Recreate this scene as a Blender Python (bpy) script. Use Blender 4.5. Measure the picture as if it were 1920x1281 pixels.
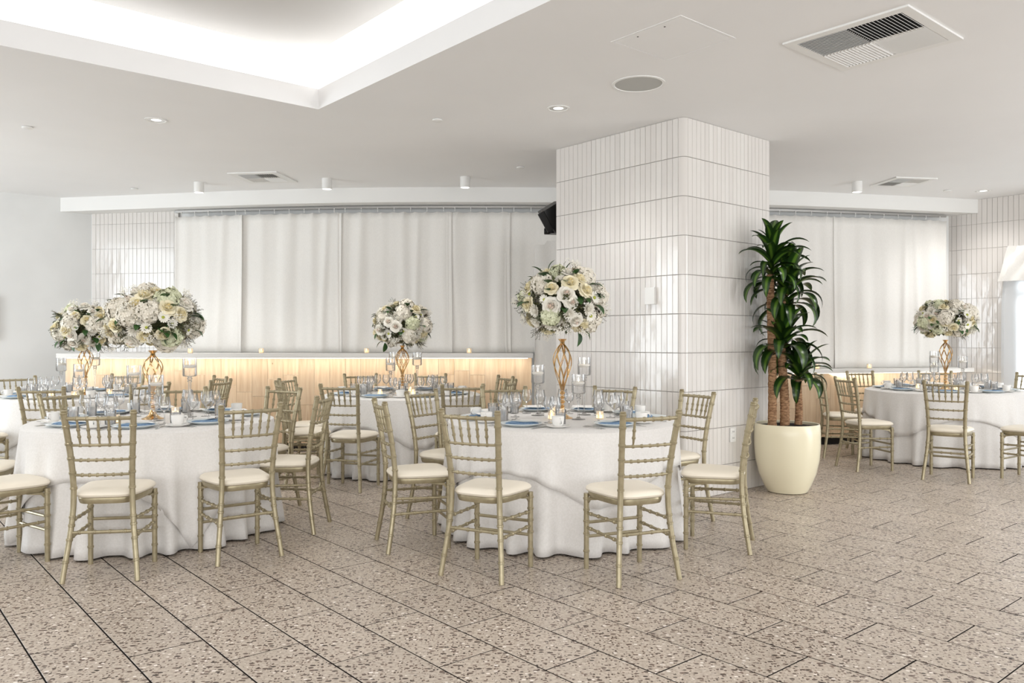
import bpy, math, random
from math import sin, cos, pi, radians, sqrt
random.seed(7)
SC = bpy.context.scene
C = SC.collection
for o in list(bpy.data.objects): bpy.data.objects.remove(o)

# ------------------------------------------------------------------ camera
cd = bpy.data.cameras.new('camera'); cam = bpy.data.objects.new('camera', cd); C.objects.link(cam)
cam.location = (0, 0, 1.307); cam.rotation_euler = (pi/2, 0, 0)
cd.sensor_width = 36; cd.lens = 1508/1920*36; cd.shift_y = -4.7/1920; cd.clip_start = .05
SC.camera = cam
SC.cycles.transparent_max_bounces = 40
# ------------------------------------------------------------------ world, lights, exposure
SC.view_settings.view_transform = 'Standard'; SC.view_settings.look = 'None'
SC.view_settings.gamma = 1; SC.view_settings.use_curve_mapping = False
SC.view_settings.exposure = 0.08
w = bpy.data.worlds.new('world'); SC.world = w; w.use_nodes = True
w.node_tree.nodes['Background'].inputs[0].default_value = (.93, .97, 1, 1)
w.node_tree.nodes['Background'].inputs[1].default_value = 1.0

def area(name, loc, direction, sx, sy, power, col=(1, 1, 1)):
    l = bpy.data.lights.new(name, 'AREA'); l.shape = 'RECTANGLE'; l.size = sx; l.size_y = sy
    l.energy = power; l.color = col
    o = bpy.data.objects.new(name, l); C.objects.link(o); o.location = loc
    import mathutils
    o.rotation_euler = mathutils.Vector(direction).to_track_quat('-Z', 'Z').to_euler()
    return o
area('window_light_left', (-8.4, 5.6, 1.5), (1, .15, .42), 5, 2.4, 260, (.88, .95, 1))
area('window_light_rear', (0.5, -3.2, 1.5), (0, 1, .42), 11, 2.6, 300, (1, .99, .98))
area('window_light_right', (8.0, 3.6, 1.5), (-1, .35, .45), 5, 2.4, 220, (.95, .98, 1))
# spots at the round downlights, plus added fill spots that have no fixture
for lx, ly in ((-2.895, 6.545), (.358, 6.212), (5.674, 9.679), (3.4, 6.4), (-5.8, 6.9), (-3.2, 1.6), (.3, 2.4), (3.2, 2.6), (6.2, 6.4), (-6.2, 3.6), (3.3, 4.2), (-3.0, 3.6), (-1.2, 7.6), (2.8, 8.4), (-4.4, 8.4)):
    l = bpy.data.lights.new('downlight_and_fill_spot', 'SPOT'); l.energy = 55; l.spot_size = radians(140); l.spot_blend = .8; l.shadow_soft_size = .25; l.color = (1, .98, .955)
    lo = bpy.data.objects.new('downlight_and_fill_spot', l); C.objects.link(lo); lo.location = (lx, ly, 3.05)
area('door_daylight', (7.95, 10.05, 1.2), (-.7621, -.6475, 0), 2.0, 2.2, 150, (.88, .95, 1))
area('led_strip_left', (-2.46, 9.17, 1.078), (0, .45, -1), 5.3, .02, 6.5, (1, .92, .78))
area('led_strip_right', (4.55, 9.93, .878), (0, .45, -1), 2.6, .02, 3.3, (1, .92, .78))

# ------------------------------------------------------------------ materials
def lin(c):
    c = c/255
    return c/12.92 if c <= .04045 else ((c+.055)/1.055)**2.4
def rgb(r, g, b): return (lin(r), lin(g), lin(b), 1)
MATS = {}
def mat(name, col, rough=.5, metal=0, **kw):
    m = bpy.data.materials.new(name); m.use_nodes = True
    p = m.node_tree.nodes['Principled BSDF']
    p.inputs['Base Color'].default_value = col; p.inputs['Roughness'].default_value = rough; p.inputs['Metallic'].default_value = metal
    for k, v in kw.items(): p.inputs[k.replace('_', ' ')].default_value = v
    MATS[name] = m
    return m
def nodes(m): return m.node_tree.nodes, m.node_tree.links, m.node_tree.nodes['Principled BSDF']
def add_noise_colour(m, c1, c2, scale=8, stretch=(1, 1, 1), coord='Object', detail=3, bump=0, rough_var=None):
    N, L, p = nodes(m)
    tc = N.new('ShaderNodeTexCoord'); mp = N.new('ShaderNodeMapping'); mp.inputs['Scale'].default_value = stretch
    if coord == 'World':
        g = N.new('ShaderNodeNewGeometry'); L.new(g.outputs['Position'], mp.inputs[0])
    else: L.new(tc.outputs[coord], mp.inputs[0])
    n = N.new('ShaderNodeTexNoise'); n.inputs['Scale'].default_value = scale; n.inputs['Detail'].default_value = detail
    L.new(mp.outputs[0], n.inputs['Vector'])
    r = N.new('ShaderNodeValToRGB'); r.color_ramp.elements[0].position = .35; r.color_ramp.elements[1].position = .65
    r.color_ramp.elements[0].color = c1; r.color_ramp.elements[1].color = c2
    L.new(n.outputs['Fac'], r.inputs[0]); L.new(r.outputs[0], p.inputs['Base Color'])
    if bump:
        b = N.new('ShaderNodeBump'); b.inputs['Strength'].default_value = bump; b.inputs['Distance'].default_value = .004
        L.new(n.outputs['Fac'], b.inputs['Height']); L.new(b.outputs[0], p.inputs['Normal'])
    return n
m_wall = mat('white_paint', rgb(232, 231, 228), .6)
add_noise_colour(m_wall, rgb(227, 227, 225), rgb(232, 232, 230), 2)
m_ceil = mat('ceiling_paint', rgb(242, 241, 239), .7)
add_noise_colour(m_ceil, rgb(241, 240, 239), rgb(243, 242, 241), 1.5)
m_ceil_shade = mat('tray_ceiling_shaded', rgb(212, 211, 209), .8)  # ceiling colour darkened so the tray looks less lit beside the cove
m_trimw = mat('white_trim', rgb(236, 235, 232), .45)
m_tile = mat('glazed_white_tile', rgb(226, 222, 216), .08, 0, IOR=1.5)
def tile_setup():
    N, L, p = nodes(m_tile)
    oi = N.new('ShaderNodeObjectInfo'); r = N.new('ShaderNodeValToRGB')
    r.color_ramp.elements[0].color = rgb(220, 215, 210); r.color_ramp.elements[1].color = rgb(226, 222, 217)
    L.new(oi.outputs['Random'], r.inputs[0]); L.new(r.outputs[0], p.inputs['Base Color'])
    g = N.new('ShaderNodeNewGeometry'); n = N.new('ShaderNodeTexNoise'); n.inputs['Scale'].default_value = 9; n.inputs['Detail'].default_value = 2
    mp = N.new('ShaderNodeMapping'); mp.inputs['Scale'].default_value = (1.6, 1.6, .8)
    L.new(g.outputs['Position'], mp.inputs[0]); L.new(mp.outputs[0], n.inputs['Vector'])
    b = N.new('ShaderNodeBump'); b.inputs['Strength'].default_value = .25; b.inputs['Distance'].default_value = .008
    L.new(n.outputs['Fac'], b.inputs['Height']); L.new(b.outputs[0], p.inputs['Normal'])
tile_setup()
m_grout = mat('grey_grout', rgb(158, 152, 147), .9)
m_grout2 = mat('pale_grout', rgb(196, 191, 186), .9)
m_fgrout = mat('dark_floor_joint', rgb(40, 33, 28), 1)
m_terr = mat('terrazzo', rgb(190, 176, 162), .33)
def terr_setup():
    N, L, p = nodes(m_terr)
    g = N.new('ShaderNodeNewGeometry'); oi = N.new('ShaderNodeObjectInfo')
    def vor(scale, lo, hi, seedoff, stretch=(1, 1, 1)):
        mp = N.new('ShaderNodeMapping'); mp.inputs['Location'].default_value = (seedoff, seedoff*.7, 0); mp.inputs['Scale'].default_value = stretch
        mp.inputs['Rotation'].default_value = (0, 0, .4+seedoff)
        L.new(g.outputs['Position'], mp.inputs[0])
        v = N.new('ShaderNodeTexVoronoi'); v.voronoi_dimensions = '2D'; v.inputs['Scale'].default_value = scale; v.inputs['Randomness'].default_value = 1
        L.new(mp.outputs[0], v.inputs['Vector'])
        sp = N.new('ShaderNodeSeparateColor'); L.new(v.outputs['Color'], sp.inputs[0])
        # fleck radius varies with the cell's random value
        mr = N.new('ShaderNodeMapRange'); mr.inputs[1].default_value = 0; mr.inputs[2].default_value = 1; mr.inputs[3].default_value = lo; mr.inputs[4].default_value = hi
        L.new(sp.outputs[0], mr.inputs[0])
        lt = N.new('ShaderNodeMath'); lt.operation = 'LESS_THAN'
        L.new(v.outputs['Distance'], lt.inputs[0]); L.new(mr.outputs[0], lt.inputs[1])
        return lt, sp
    base = N.new('ShaderNodeValToRGB'); n = N.new('ShaderNodeTexNoise'); n.inputs['Scale'].default_value = 60; n.inputs['Detail'].default_value = 4
    L.new(g.outputs['Position'], n.inputs['Vector'])
    base.color_ramp.elements[0].position = .35; base.color_ramp.elements[1].position = .65
    base.color_ramp.elements[0].color = rgb(172, 158, 144); base.color_ramp.elements[1].color = rgb(200, 188, 174)
    L.new(n.outputs['Fac'], base.inputs[0])
    cur = base.outputs[0]
    for (sc, lo, hi, off, c1, c2, st) in ((27, -.15, .36, 1.3, rgb(52, 38, 30), rgb(118, 98, 86), (1, 1.6, 1)),
                                      (46, -.2, .38, 4.1, rgb(62, 46, 38), rgb(138, 118, 104), (1.5, 1, 1)),
                                      (30, -.9, .27, 7.7, rgb(225, 215, 204), rgb(238, 230, 222), (1, 1.2, 1))):
        lt, sp = vor(sc, lo, hi, off, st)
        cr = N.new('ShaderNodeValToRGB'); cr.color_ramp.elements[0].color = c1; cr.color_ramp.elements[1].color = c2
        L.new(sp.outputs[1], cr.inputs[0])
        mx = N.new('ShaderNodeMix'); mx.data_type = 'RGBA'
        L.new(lt.outputs[0], mx.inputs['Factor']); L.new(cur, mx.inputs[6]); L.new(cr.outputs[0], mx.inputs[7])
        cur = mx.outputs[2]
    hs = N.new('ShaderNodeHueSaturation'); mr = N.new('ShaderNodeMapRange'); mr.inputs[3].default_value = .95; mr.inputs[4].default_value = 1.05
    L.new(oi.outputs['Random'], mr.inputs[0]); L.new(mr.outputs[0], hs.inputs['Value']); L.new(cur, hs.inputs['Color'])
    L.new(hs.outputs[0], p.inputs['Base Color'])
    n2 = N.new('ShaderNodeTexNoise'); n2.inputs['Scale'].default_value = 3; L.new(g.outputs['Position'], n2.inputs['Vector'])
    m2 = N.new('ShaderNodeMapRange'); m2.inputs[3].default_value = .26; m2.inputs[4].default_value = .48
    L.new(n2.outputs['Fac'], m2.inputs[0]); L.new(m2.outputs[0], p.inputs['Roughness'])
terr_setup()
m_wood = mat('pale_maple', rgb(226, 190, 142), .42)
def wood_setup():
    N, L, p = nodes(m_wood)
    tc = N.new('ShaderNodeTexCoord'); oi = N.new('ShaderNodeObjectInfo'); g = N.new('ShaderNodeNewGeometry')
    add = N.new('ShaderNodeVectorMath'); add.operation = 'ADD'
    cx = N.new('ShaderNodeCombineXYZ'); mu = N.new('ShaderNodeMath'); mu.operation = 'MULTIPLY'; mu.inputs[1].default_value = 40
    L.new(oi.outputs['Random'], mu.inputs[0]); L.new(mu.outputs[0], cx.inputs[0]); L.new(mu.outputs[0], cx.inputs[2])
    L.new(g.outputs['Position'], add.inputs[0]); L.new(cx.outputs[0], add.inputs[1])
    mp = N.new('ShaderNodeMapping'); mp.inputs['Scale'].default_value = (14, 14, 1.1); L.new(add.outputs[0], mp.inputs[0])
    n = N.new('ShaderNodeTexNoise'); n.inputs['Scale'].default_value = 2.2; n.inputs['Detail'].default_value = 6; n.inputs['Distortion'].default_value = .5
    L.new(mp.outputs[0], n.inputs['Vector'])
    r = N.new('ShaderNodeValToRGB'); r.color_ramp.elements[0].position = .3; r.color_ramp.elements[1].position = .7
    r.color_ramp.elements[0].color = rgb(217, 187, 152); r.color_ramp.elements[1].color = rgb(238, 216, 187)
    L.new(n.outputs['Fac'], r.inputs[0])
    # knots
    v = N.new('ShaderNodeTexVoronoi'); v.inputs['Scale'].default_value = 2.3
    mpk = N.new('ShaderNodeMapping'); mpk.inputs['Scale'].default_value = (1.6, .01, 1); L.new(add.outputs[0], mpk.inputs[0]); L.new(mpk.outputs[0], v.inputs['Vector'])
    lt = N.new('ShaderNodeMapRange'); lt.inputs[1].default_value = .035; lt.inputs[2].default_value = .01; lt.inputs[3].default_value = 0; lt.inputs[4].default_value = .7
    L.new(v.outputs['Distance'], lt.inputs[0])
    mx = N.new('ShaderNodeMix'); mx.data_type = 'RGBA'; mx.inputs[7].default_value = rgb(140, 100, 66)
    L.new(lt.outputs[0], mx.inputs['Factor']); L.new(r.outputs[0], mx.inputs[6])
    hs = N.new('ShaderNodeHueSaturation'); mr = N.new('ShaderNodeMapRange'); mr.inputs[3].default_value = .92; mr.inputs[4].default_value = 1.06
    L.new(oi.outputs['Random'], mr.inputs[0]); L.new(mr.outputs[0], hs.inputs['Value']); L.new(mx.outputs[2], hs.inputs['Color'])
    L.new(hs.outputs[0], p.inputs['Base Color'])
wood_setup()
m_ledge = mat('white_ledge', rgb(222, 220, 216), .35)
m_black = mat('black_plastic', rgb(14, 14, 15), .35)
m_kick = mat('black_toe_kick', rgb(20, 18, 17), .6)
m_chair = mat('champagne_paint', rgb(172, 163, 134), .33, .5)
add_noise_colour(m_chair, rgb(160, 149, 121), rgb(172, 161, 133), 30)
m_pad = mat('ivory_vinyl', rgb(238, 229, 212), .42)
m_cloth = mat('white_linen', rgb(238, 235, 231), .85, 0, Sheen_Weight=.2)
m_cloth2 = mat('white_linen_topper', rgb(240, 237, 233), .8, 0, Sheen_Weight=.2)
for m in (m_cloth, m_cloth2): add_noise_colour(m, rgb(224, 221, 217), rgb(231, 228, 225), 90, bump=.06)
m_curt = mat('white_curtain', rgb(236, 233, 228), .9)
add_noise_colour(m_curt, rgb(231, 228, 223), rgb(238, 235, 230), 300, (1, 1, .15))
def sheer(name, col, t=.4):
    m = bpy.data.materials.new(name); m.use_nodes = True; N = m.node_tree.nodes; L = m.node_tree.links; N.clear()
    o = N.new('ShaderNodeOutputMaterial'); d = N.new('ShaderNodeBsdfDiffuse'); tr = N.new('ShaderNodeBsdfTranslucent')
    x = N.new('ShaderNodeMixShader'); x.inputs[0].default_value = t
    d.inputs[0].default_value = col; tr.inputs[0].default_value = col
    L.new(d.outputs[0], x.inputs[1]); L.new(tr.outputs[0], x.inputs[2]); L.new(x.outputs[0], o.inputs[0])
    return m
m_sheer = sheer('sheer_curtain', rgb(240, 242, 244), .6)
def glass(name, col=(1, 1, 1, 1), rough=.02, extra=.06, white=0):
    """thin clear glass: transparent, with fresnel gloss and a faint milky share"""
    m = bpy.data.materials.new(name); m.use_nodes = True; N = m.node_tree.nodes; L = m.node_tree.links; N.clear()
    o = N.new('ShaderNodeOutputMaterial'); t = N.new('ShaderNodeBsdfTransparent'); t.inputs[0].default_value = col
    g = N.new('ShaderNodeBsdfGlossy'); g.inputs['Roughness'].default_value = rough
    lw = N.new('ShaderNodeFresnel'); lw.inputs[0].default_value = 1.4
    a = N.new('ShaderNodeMath'); a.operation = 'MULTIPLY_ADD'; a.inputs[1].default_value = .8; a.inputs[2].default_value = extra; a.use_clamp = True
    x = N.new('ShaderNodeMixShader'); L.new(lw.outputs[0], a.inputs[0]); L.new(a.outputs[0], x.inputs[0])
    L.new(t.outputs[0], x.inputs[1]); L.new(g.outputs[0], x.inputs[2])
    last = x
    if white:
        d = N.new('ShaderNodeBsdfTranslucent'); d.inputs[0].default_value = (.95, .95, .95, 1)
        d2 = N.new('ShaderNodeBsdfDiffuse'); d2.inputs[0].default_value = (.95, .95, .95, 1)
        dm = N.new('ShaderNodeMixShader'); L.new(d.outputs[0], dm.inputs[1]); L.new(d2.outputs[0], dm.inputs[2])
        y = N.new('ShaderNodeMixShader'); y.inputs[0].default_value = white
        L.new(x.outputs[0], y.inputs[1]); L.new(dm.outputs[0], y.inputs[2]); last = y
    L.new(last.outputs[0], o.inputs[0]); MATS[name] = m
    return m
m_glass = glass('clear_glass', (.985, .985, .985, 1), .03, .07, .04)
m_frost = glass('frosted_glass', (.98, .98, .98, 1), .25, .04, .5)
m_ice = glass('ice_water', (.99, .99, .99, 1), .1, .08, .5)
m_china = mat('white_china', rgb(240, 238, 234), .15)
m_plate = mat('pale_plate', rgb(222, 230, 232), .12)
m_blue = mat('blue_napkin', rgb(112, 150, 190), .85)
add_noise_colour(m_blue, rgb(112, 144, 178), rgb(134, 162, 192), 60)
m_paper = mat('white_card', rgb(245, 243, 240), .8)
m_steel = mat('steel_cutlery', rgb(200, 198, 195), .18, 1)
m_gold = mat('gold_metal', rgb(222, 186, 136), .2, 1)
m_crystal = mat('crystal_beads', rgb(232, 214, 190), .1, .6)
m_wax = mat('white_wax', rgb(248, 244, 236), .5)
def emit(name, col, s):
    m = bpy.data.materials.new(name); m.use_nodes = True; p = m.node_tree.nodes['Principled BSDF']
    p.inputs['Base Color'].default_value = col; p.inputs['Emission Color'].default_value = col; p.inputs['Emission Strength'].default_value = s
    return m
m_flame = emit('candle_flame', (1, .82, .5, 1), 9)
m_votive = emit('lit_votive_wax', (1, .78, .48, 1), 1.3)
m_lamp = emit('lamp_diffuser', (1, .97, .93, 1), 3)
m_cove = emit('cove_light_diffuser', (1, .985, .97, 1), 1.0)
m_led = emit('led_strip', (1, .92, .8, 1), 3)
m_rose = mat('ivory_rose', rgb(245, 236, 206), .6, 0, Subsurface_Weight=0)
m_rosec = mat('pale_yellow_rose_heart', rgb(244, 228, 176), .6)
m_hyd = mat('white_hydrangea', rgb(240, 233, 218), .7)
m_hydg = mat('green_hydrangea', rgb(226, 228, 196), .7)
m_mum = mat('white_petal', rgb(244, 240, 229), .7)
m_eye = mat('daisy_eye', rgb(170, 176, 70), .7)
m_blush = mat('blush_petal', rgb(240, 222, 208), .7)
m_leaf = mat('green_leaf', rgb(38, 78, 30), .35)
add_noise_colour(m_leaf, rgb(30, 66, 26), rgb(58, 98, 40), 14)
m_fill = mat('dusty_green', rgb(86, 92, 54), .7)
add_noise_colour(m_fill, rgb(40, 58, 26), rgb(104, 102, 62), 30)
m_twig = mat('brown_twig', rgb(104, 88, 66), .8)
m_drac = mat('dracaena_leaf', rgb(40, 84, 22), .28)
def drac_setup():
    N, L, p = nodes(m_drac)
    uv = N.new('ShaderNodeUVMap'); s = N.new('ShaderNodeSeparateXYZ'); L.new(uv.outputs[0], s.inputs[0])
    r = N.new('ShaderNodeValToRGB'); e = r.color_ramp.elements
    e[0].position = 0; e[0].color = rgb(28, 50, 18); e[1].position = 1; e[1].color = rgb(28, 50, 18)
    a = e.new(.3); a.color = rgb(34, 64, 22); b = e.new(.42); b.color = rgb(88, 122, 42); c = e.new(.58); c.color = rgb(88, 122, 42); d = e.new(.7); d.color = rgb(34, 64, 22)
    L.new(s.outputs[0], r.inputs[0])
    oi = N.new('ShaderNodeObjectInfo'); hs = N.new('ShaderNodeHueSaturation'); mr = N.new('ShaderNodeMapRange'); mr.inputs[3].default_value = .6; mr.inputs[4].default_value = 1.15
    L.new(oi.outputs['Random'], mr.inputs[0]); L.new(mr.outputs[0], hs.inputs['Value']); L.new(r.outputs[0], hs.inputs['Color']); L.new(hs.outputs[0], p.inputs['Base Color'])
drac_setup()
m_bark = mat('cane_bark', rgb(150, 112, 78), .85)
add_noise_colour(m_bark, rgb(112, 78, 52), rgb(178, 140, 104), 30, (1, 1, 3), bump=.6)
m_pot = mat('cream_glazed_pot', rgb(236, 228, 200), .22)
m_steel2 = mat('grey_rail', rgb(170, 168, 165), .35, .7)
m_soil = mat('dark_soil', rgb(34, 26, 20), 1)

# ------------------------------------------------------------------ mesh builder
class MB:
    def __init__(s): s.v = []; s.f = []; s.mi = []; s.uv = []; s.has_uv = False
    def face(s, idx, mi=0, uv=None):
        s.f.append(tuple(idx)); s.mi.append(mi); s.uv.append(uv)
        if uv: s.has_uv = True
    def box(s, x0, x1, y0, y1, z0, z1, mi=0, M=None):
        b = len(s.v)
        for z in (z0, z1):
            for x, y in ((x0, y0), (x1, y0), (x1, y1), (x0, y1)):
                s.v.append(M((x, y, z)) if M else (x, y, z))
        for q in ((3, 2, 1, 0), (4, 5, 6, 7), (0, 1, 5, 4), (1, 2, 6, 5), (2, 3, 7, 6), (3, 0, 4, 7)): s.face([b+i for i in q], mi)
        return s
    def bevbox(s, x0, x1, y0, y1, z0, z1, b=.002, mi=0, side=None):
        """box whose top edge is chamfered"""
        B = len(s.v)
        for z, k in ((z0, 0), (z1-b, 0), (z1, b)):
            for x, y in ((x0+k, y0+k), (x1-k, y0+k), (x1-k, y1-k), (x0+k, y1-k)): s.v.append((x, y, z))
        for l in (0, 4):
            for i in range(4): j = (i+1) % 4; s.face([B+l+i, B+l+j, B+l+4+j, B+l+4+i], mi if l else side if side is not None else mi)
        s.face([B+8, B+9, B+10, B+11], mi)
        return s
    def loft(s, rings, cap0=True, cap1=True, mi=0, closed=True):
        n = len(rings[0]); b = len(s.v)
        for r in rings: s.v += [tuple(p) for p in r]
        for i in range(len(rings)-1):
            for j in range(n if closed else n-1):
                k = (j+1) % n
                s.face([b+i*n+j, b+i*n+k, b+(i+1)*n+k, b+(i+1)*n+j], mi)
        if cap0: s.face([b+j for j in reversed(range(n))], mi)
        if cap1: s.face([b+(len(rings)-1)*n+j for j in range(n)], mi)
        return s
    def lathe(s, prof, n=16, c=(0, 0, 0), mi=0, cap0=True, cap1=True, sq=None):
        rings = []
        for r, z in prof:
            rings.append([(c[0]+r*cos(2*pi*j/n), c[1]+r*sin(2*pi*j/n), c[2]+z) for j in range(n)])
        return s.loft(rings, cap0, cap1, mi)
    def tube(s, pts, rad, n=6, mi=0, cap=True):
        """tube along points; rad a number or a list"""
        if not hasattr(rad, '__len__'): rad = [rad]*len(pts)
        rings = []; up = None
        for i, p in enumerate(pts):
            a = pts[max(i-1, 0)]; b = pts[min(i+1, len(pts)-1)]
            t = [b[k]-a[k] for k in range(3)]; l = sqrt(sum(x*x for x in t)) or 1; t = [x/l for x in t]
            if up is None: up = (0, 0, 1) if abs(t[2]) < .8 else (0, 1, 0)
            x = (t[1]*up[2]-t[2]*up[1], t[2]*up[0]-t[0]*up[2], t[0]*up[1]-t[1]*up[0])
            l = sqrt(sum(q*q for q in x)) or 1; x = [q/l for q in x]
            y = (t[1]*x[2]-t[2]*x[1], t[2]*x[0]-t[0]*x[2], t[0]*x[1]-t[1]*x[0]); up = (-y[0], -y[1], -y[2]) if False else up
            rings.append([tuple(p[k]+rad[i]*(cos(2*pi*j/n)*x[k]+sin(2*pi*j/n)*y[k]) for k in range(3)) for j in range(n)])
        return s.loft(rings, cap, cap, mi)
    def grid(s, rows, mi=0, uvw=False):
        b = len(s.v); n = len(rows[0]); R = len(rows)
        for r in rows: s.v += [tuple(p) for p in r]
        for i in range(R-1):
            for j in range(n-1):
                uv = [(j/(n-1), i/(R-1)), ((j+1)/(n-1), i/(R-1)), ((j+1)/(n-1), (i+1)/(R-1)), (j/(n-1), (i+1)/(R-1))] if uvw else None
                s.face([b+i*n+j, b+i*n+j+1, b+(i+1)*n+j+1, b+(i+1)*n+j], mi, uv)
        return s
    def sphere(s, c, r, n=8, m=5, mi=0, sz=1):
        return s.lathe([(r*sin(pi*i/m)+1e-5, -r*cos(pi*i/m)*sz) for i in range(m+1)], n, c, mi, False, False)
    def mesh(s, name, mats, smooth=True):
        me = bpy.data.meshes.new(name); me.from_pydata(s.v, [], s.f)
        if not isinstance(mats, (list, tuple)): mats = [mats]
        for m in mats: me.materials.append(m)
        me.polygons.foreach_set('material_index', s.mi)
        if smooth:
            me.polygons.foreach_set('use_smooth', [True]*len(s.f))
        if s.has_uv:
            u = me.uv_layers.new(name='UVMap'); k = 0
            for i, p in enumerate(s.f):
                for q in range(len(p)):
                    if s.uv[i]: u.data[k].uv = s.uv[i][q]
                    k += 1
        me.update()
        if smooth:
            try: me.set_sharp_from_angle(angle=radians(38))
            except Exception: pass
        return me
    def build(s, name, mats, parent=None, smooth=True, **k): return link(name, s.mesh(name, mats, smooth), parent, **k)
def link(name, me, parent=None, loc=(0, 0, 0), rot=(0, 0, 0), scale=None):
    o = bpy.data.objects.new(name, me); C.objects.link(o)
    o.location = loc; o.rotation_euler = rot
    if scale: o.scale = scale if hasattr(scale, '__len__') else (scale,)*3
    if parent: o.parent = parent
    return o
def tag(o, label=None, cat=None, group=None, kind=None):
    if label: o['label'] = label
    if cat: o['category'] = cat
    if group: o['group'] = group
    if kind: o['kind'] = kind
    return o
def empty(name, loc=(0, 0, 0), rz=0): return link(name, None, None, loc=loc, rot=(0, 0, rz))
def dup(o, parent=None):
    c = o.copy(); C.objects.link(c); c.parent = parent
    for ch in KIDS.get(o.name, []): dup(ch, c)
    return c
KIDS = {}
_link = link
def link(name, me, parent=None, **k):
    o = _link(name, me, parent, **k)
    if parent: KIDS.setdefault(parent.name, []).append(o)
    return o
def thing_copy(proto, loc, rz, label, cat, group=None, scale=None):
    """the first call moves the prototype itself, later ones copy it with its parts"""
    if not proto.get('_used'):
        proto['_used'] = 1; o = proto
    else: o = dup(proto)
    if '_used' in o and o is not proto: del o['_used']
    for k in ('group', 'kind'):
        if k in o: del o[k]
    o.location = loc; o.rotation_euler = (0, 0, rz)
    if scale: o.scale = (scale,)*3 if not hasattr(scale, '__len__') else scale
    tag(o, label, cat, group)
    return o

U = (.7621, .6475); V = (-.6475, .7621)         # the two directions of the floor grid
def uv2(u, v): return (u*U[0]+v*V[0], u*U[1]+v*V[1])
AU = math.atan2(U[1], U[0])
H = 3.09

# ------------------------------------------------------------------ floor
b = MB(); b.box(-13, 12, -4, 12, -.08, -.009)
floor = tag(b.build('floor', m_fgrout, smooth=False), kind='structure')
TW, TL, GAP = .305, .600, .0034
b = MB(); b.bevbox(GAP, TL-GAP, GAP, TW-GAP, -.010, 0, .001, 0, 1)
tile_me = b.mesh('floor_tile', [m_terr, m_fgrout], False)
cells = []
for k in range(-36, 62):
    off = 3.83 if k % 2 == 0 else 3.534
    for m in range(-22, 26):
        u0 = .631+TW*k; v0 = off+TL*m
        x, y = uv2(u0+TW/2, v0+TL/2)
        if not (-9 < x < 9 and 1.2 < y < 11.2): continue
        inview = y > 2.55 and abs(x)/y < .70 and y < 10.3
        cells.append((not inview, y if inview else 99, u0, v0, x, y))
cells.sort()
rest = MB()
for i, (out, _, u0, v0, x, y) in enumerate(cells):
    if i < 300 and not out:
        px, py = uv2(u0+TW, v0)        # local x of the tile runs along v, local y along -u
        link('floor_tile', tile_me, floor, loc=(px, py, random.uniform(-.0006, 0)), rot=(0, 0, AU+pi/2))
    else:
        a = AU+pi/2; px, py = uv2(u0+TW, v0)
        M = lambda p, a=a, px=px, py=py: (px+p[0]*cos(a)-p[1]*sin(a), py+p[0]*sin(a)+p[1]*cos(a), p[2])
        B = len(rest.f); rest.box(GAP, TL-GAP, GAP, TW-GAP, -.010, 0, 1, M); rest.mi[B+1] = 0
tag(rest.build('tile_field', [m_terr, m_fgrout], floor, smooth=False), kind='stuff')

# ------------------------------------------------------------------ curves of the back wall
def curve(pts):
    def f(x):
        n = len(pts)
        for i in range(n-1):
            if x <= pts[i+1][0] or i == n-2: break
        p0 = pts[max(i-1, 0)]; p1 = pts[i]; p2 = pts[i+1]; p3 = pts[min(i+2, n-1)]
        t = (x-p1[0])/(p2[0]-p1[0]); d = p2[0]-p1[0]
        m1 = (p2[1]-p0[1])/(p2[0]-p0[0])*d; m2 = (p3[1]-p1[1])/(p3[0]-p1[0])*d
        return (2*t**3-3*t*t+1)*p1[1]+(t**3-2*t*t+t)*m1+(-2*t**3+3*t*t)*p2[1]+(t**3-t*t)*m2
    return f
SOFF = curve([(-5.70, 10.15), (-2.23, 9.51), (.52, 9.46), (3.09, 9.64), (5.96, 10.27)])
WALL = curve([(-5.43, 10.38), (-2.2, 9.86), (.52, 9.81), (3.1, 10.0), (5.73, 10.54)])
def frange(a, b, n): return [a+(b-a)*i/n for i in range(n+1)]
# back wall (behind curtains)
b = MB()
xs = frange(-5.43, 5.73, 40)
b.loft([[(x, WALL(x), 0), (x, WALL(x), H), (x, WALL(x)+.2, H), (x, WALL(x)+.2, 0)] for x in xs])
tag(b.build('wall_back', m_wall), kind='structure')
# soffit
b = MB(); SZ = 2.915
xs = frange(-5.70, 5.96, 40)
b.loft([[(x, SOFF(x), SZ), (x, SOFF(x), H+.02), (x, SOFF(x)+.55, H+.02), (x, SOFF(x)+.55, SZ)] for x in xs])
tag(b.build('trim_1', m_trimw), kind='structure')

# ceiling with the recessed tray: four slabs around the opening, in floor-grid coordinates
UC, VC = 2.896, 5.729; UA, VA = UC-5.6, VC-4.6
def uvbox(b, u0, u1, v0, v1, z0, z1, mi=0):
    M = lambda p: (*uv2(p[0], p[1]), p[2])
    return b.box(u0, u1, v0, v1, z0, z1, mi, M)
b = MB()
T = .157
uvbox(b, UC, 16, -16, 16, H, H+T); uvbox(b, -16, UA, -16, 16, H, H+T)
uvbox(b, UA, UC, VC, 16, H, H+T); uvbox(b, UA, UC, -16, VA, H, H+T)
ceil = tag(b.build('ceiling', m_ceil, smooth=False), kind='structure')
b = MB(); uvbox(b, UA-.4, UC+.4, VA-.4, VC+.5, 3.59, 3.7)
tag(b.build('upper_ceiling', m_ceil_shade, ceil, smooth=False))
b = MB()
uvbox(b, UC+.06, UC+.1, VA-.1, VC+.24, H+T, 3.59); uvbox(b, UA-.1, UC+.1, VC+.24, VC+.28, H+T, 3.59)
uvbox(b, UA-.14, UA-.1, VA-.1, VC+.24, H+T, 3.59); uvbox(b, UA-.1, UC+.1, VA-.14, VA-.1, H+T, 3.59)
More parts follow.
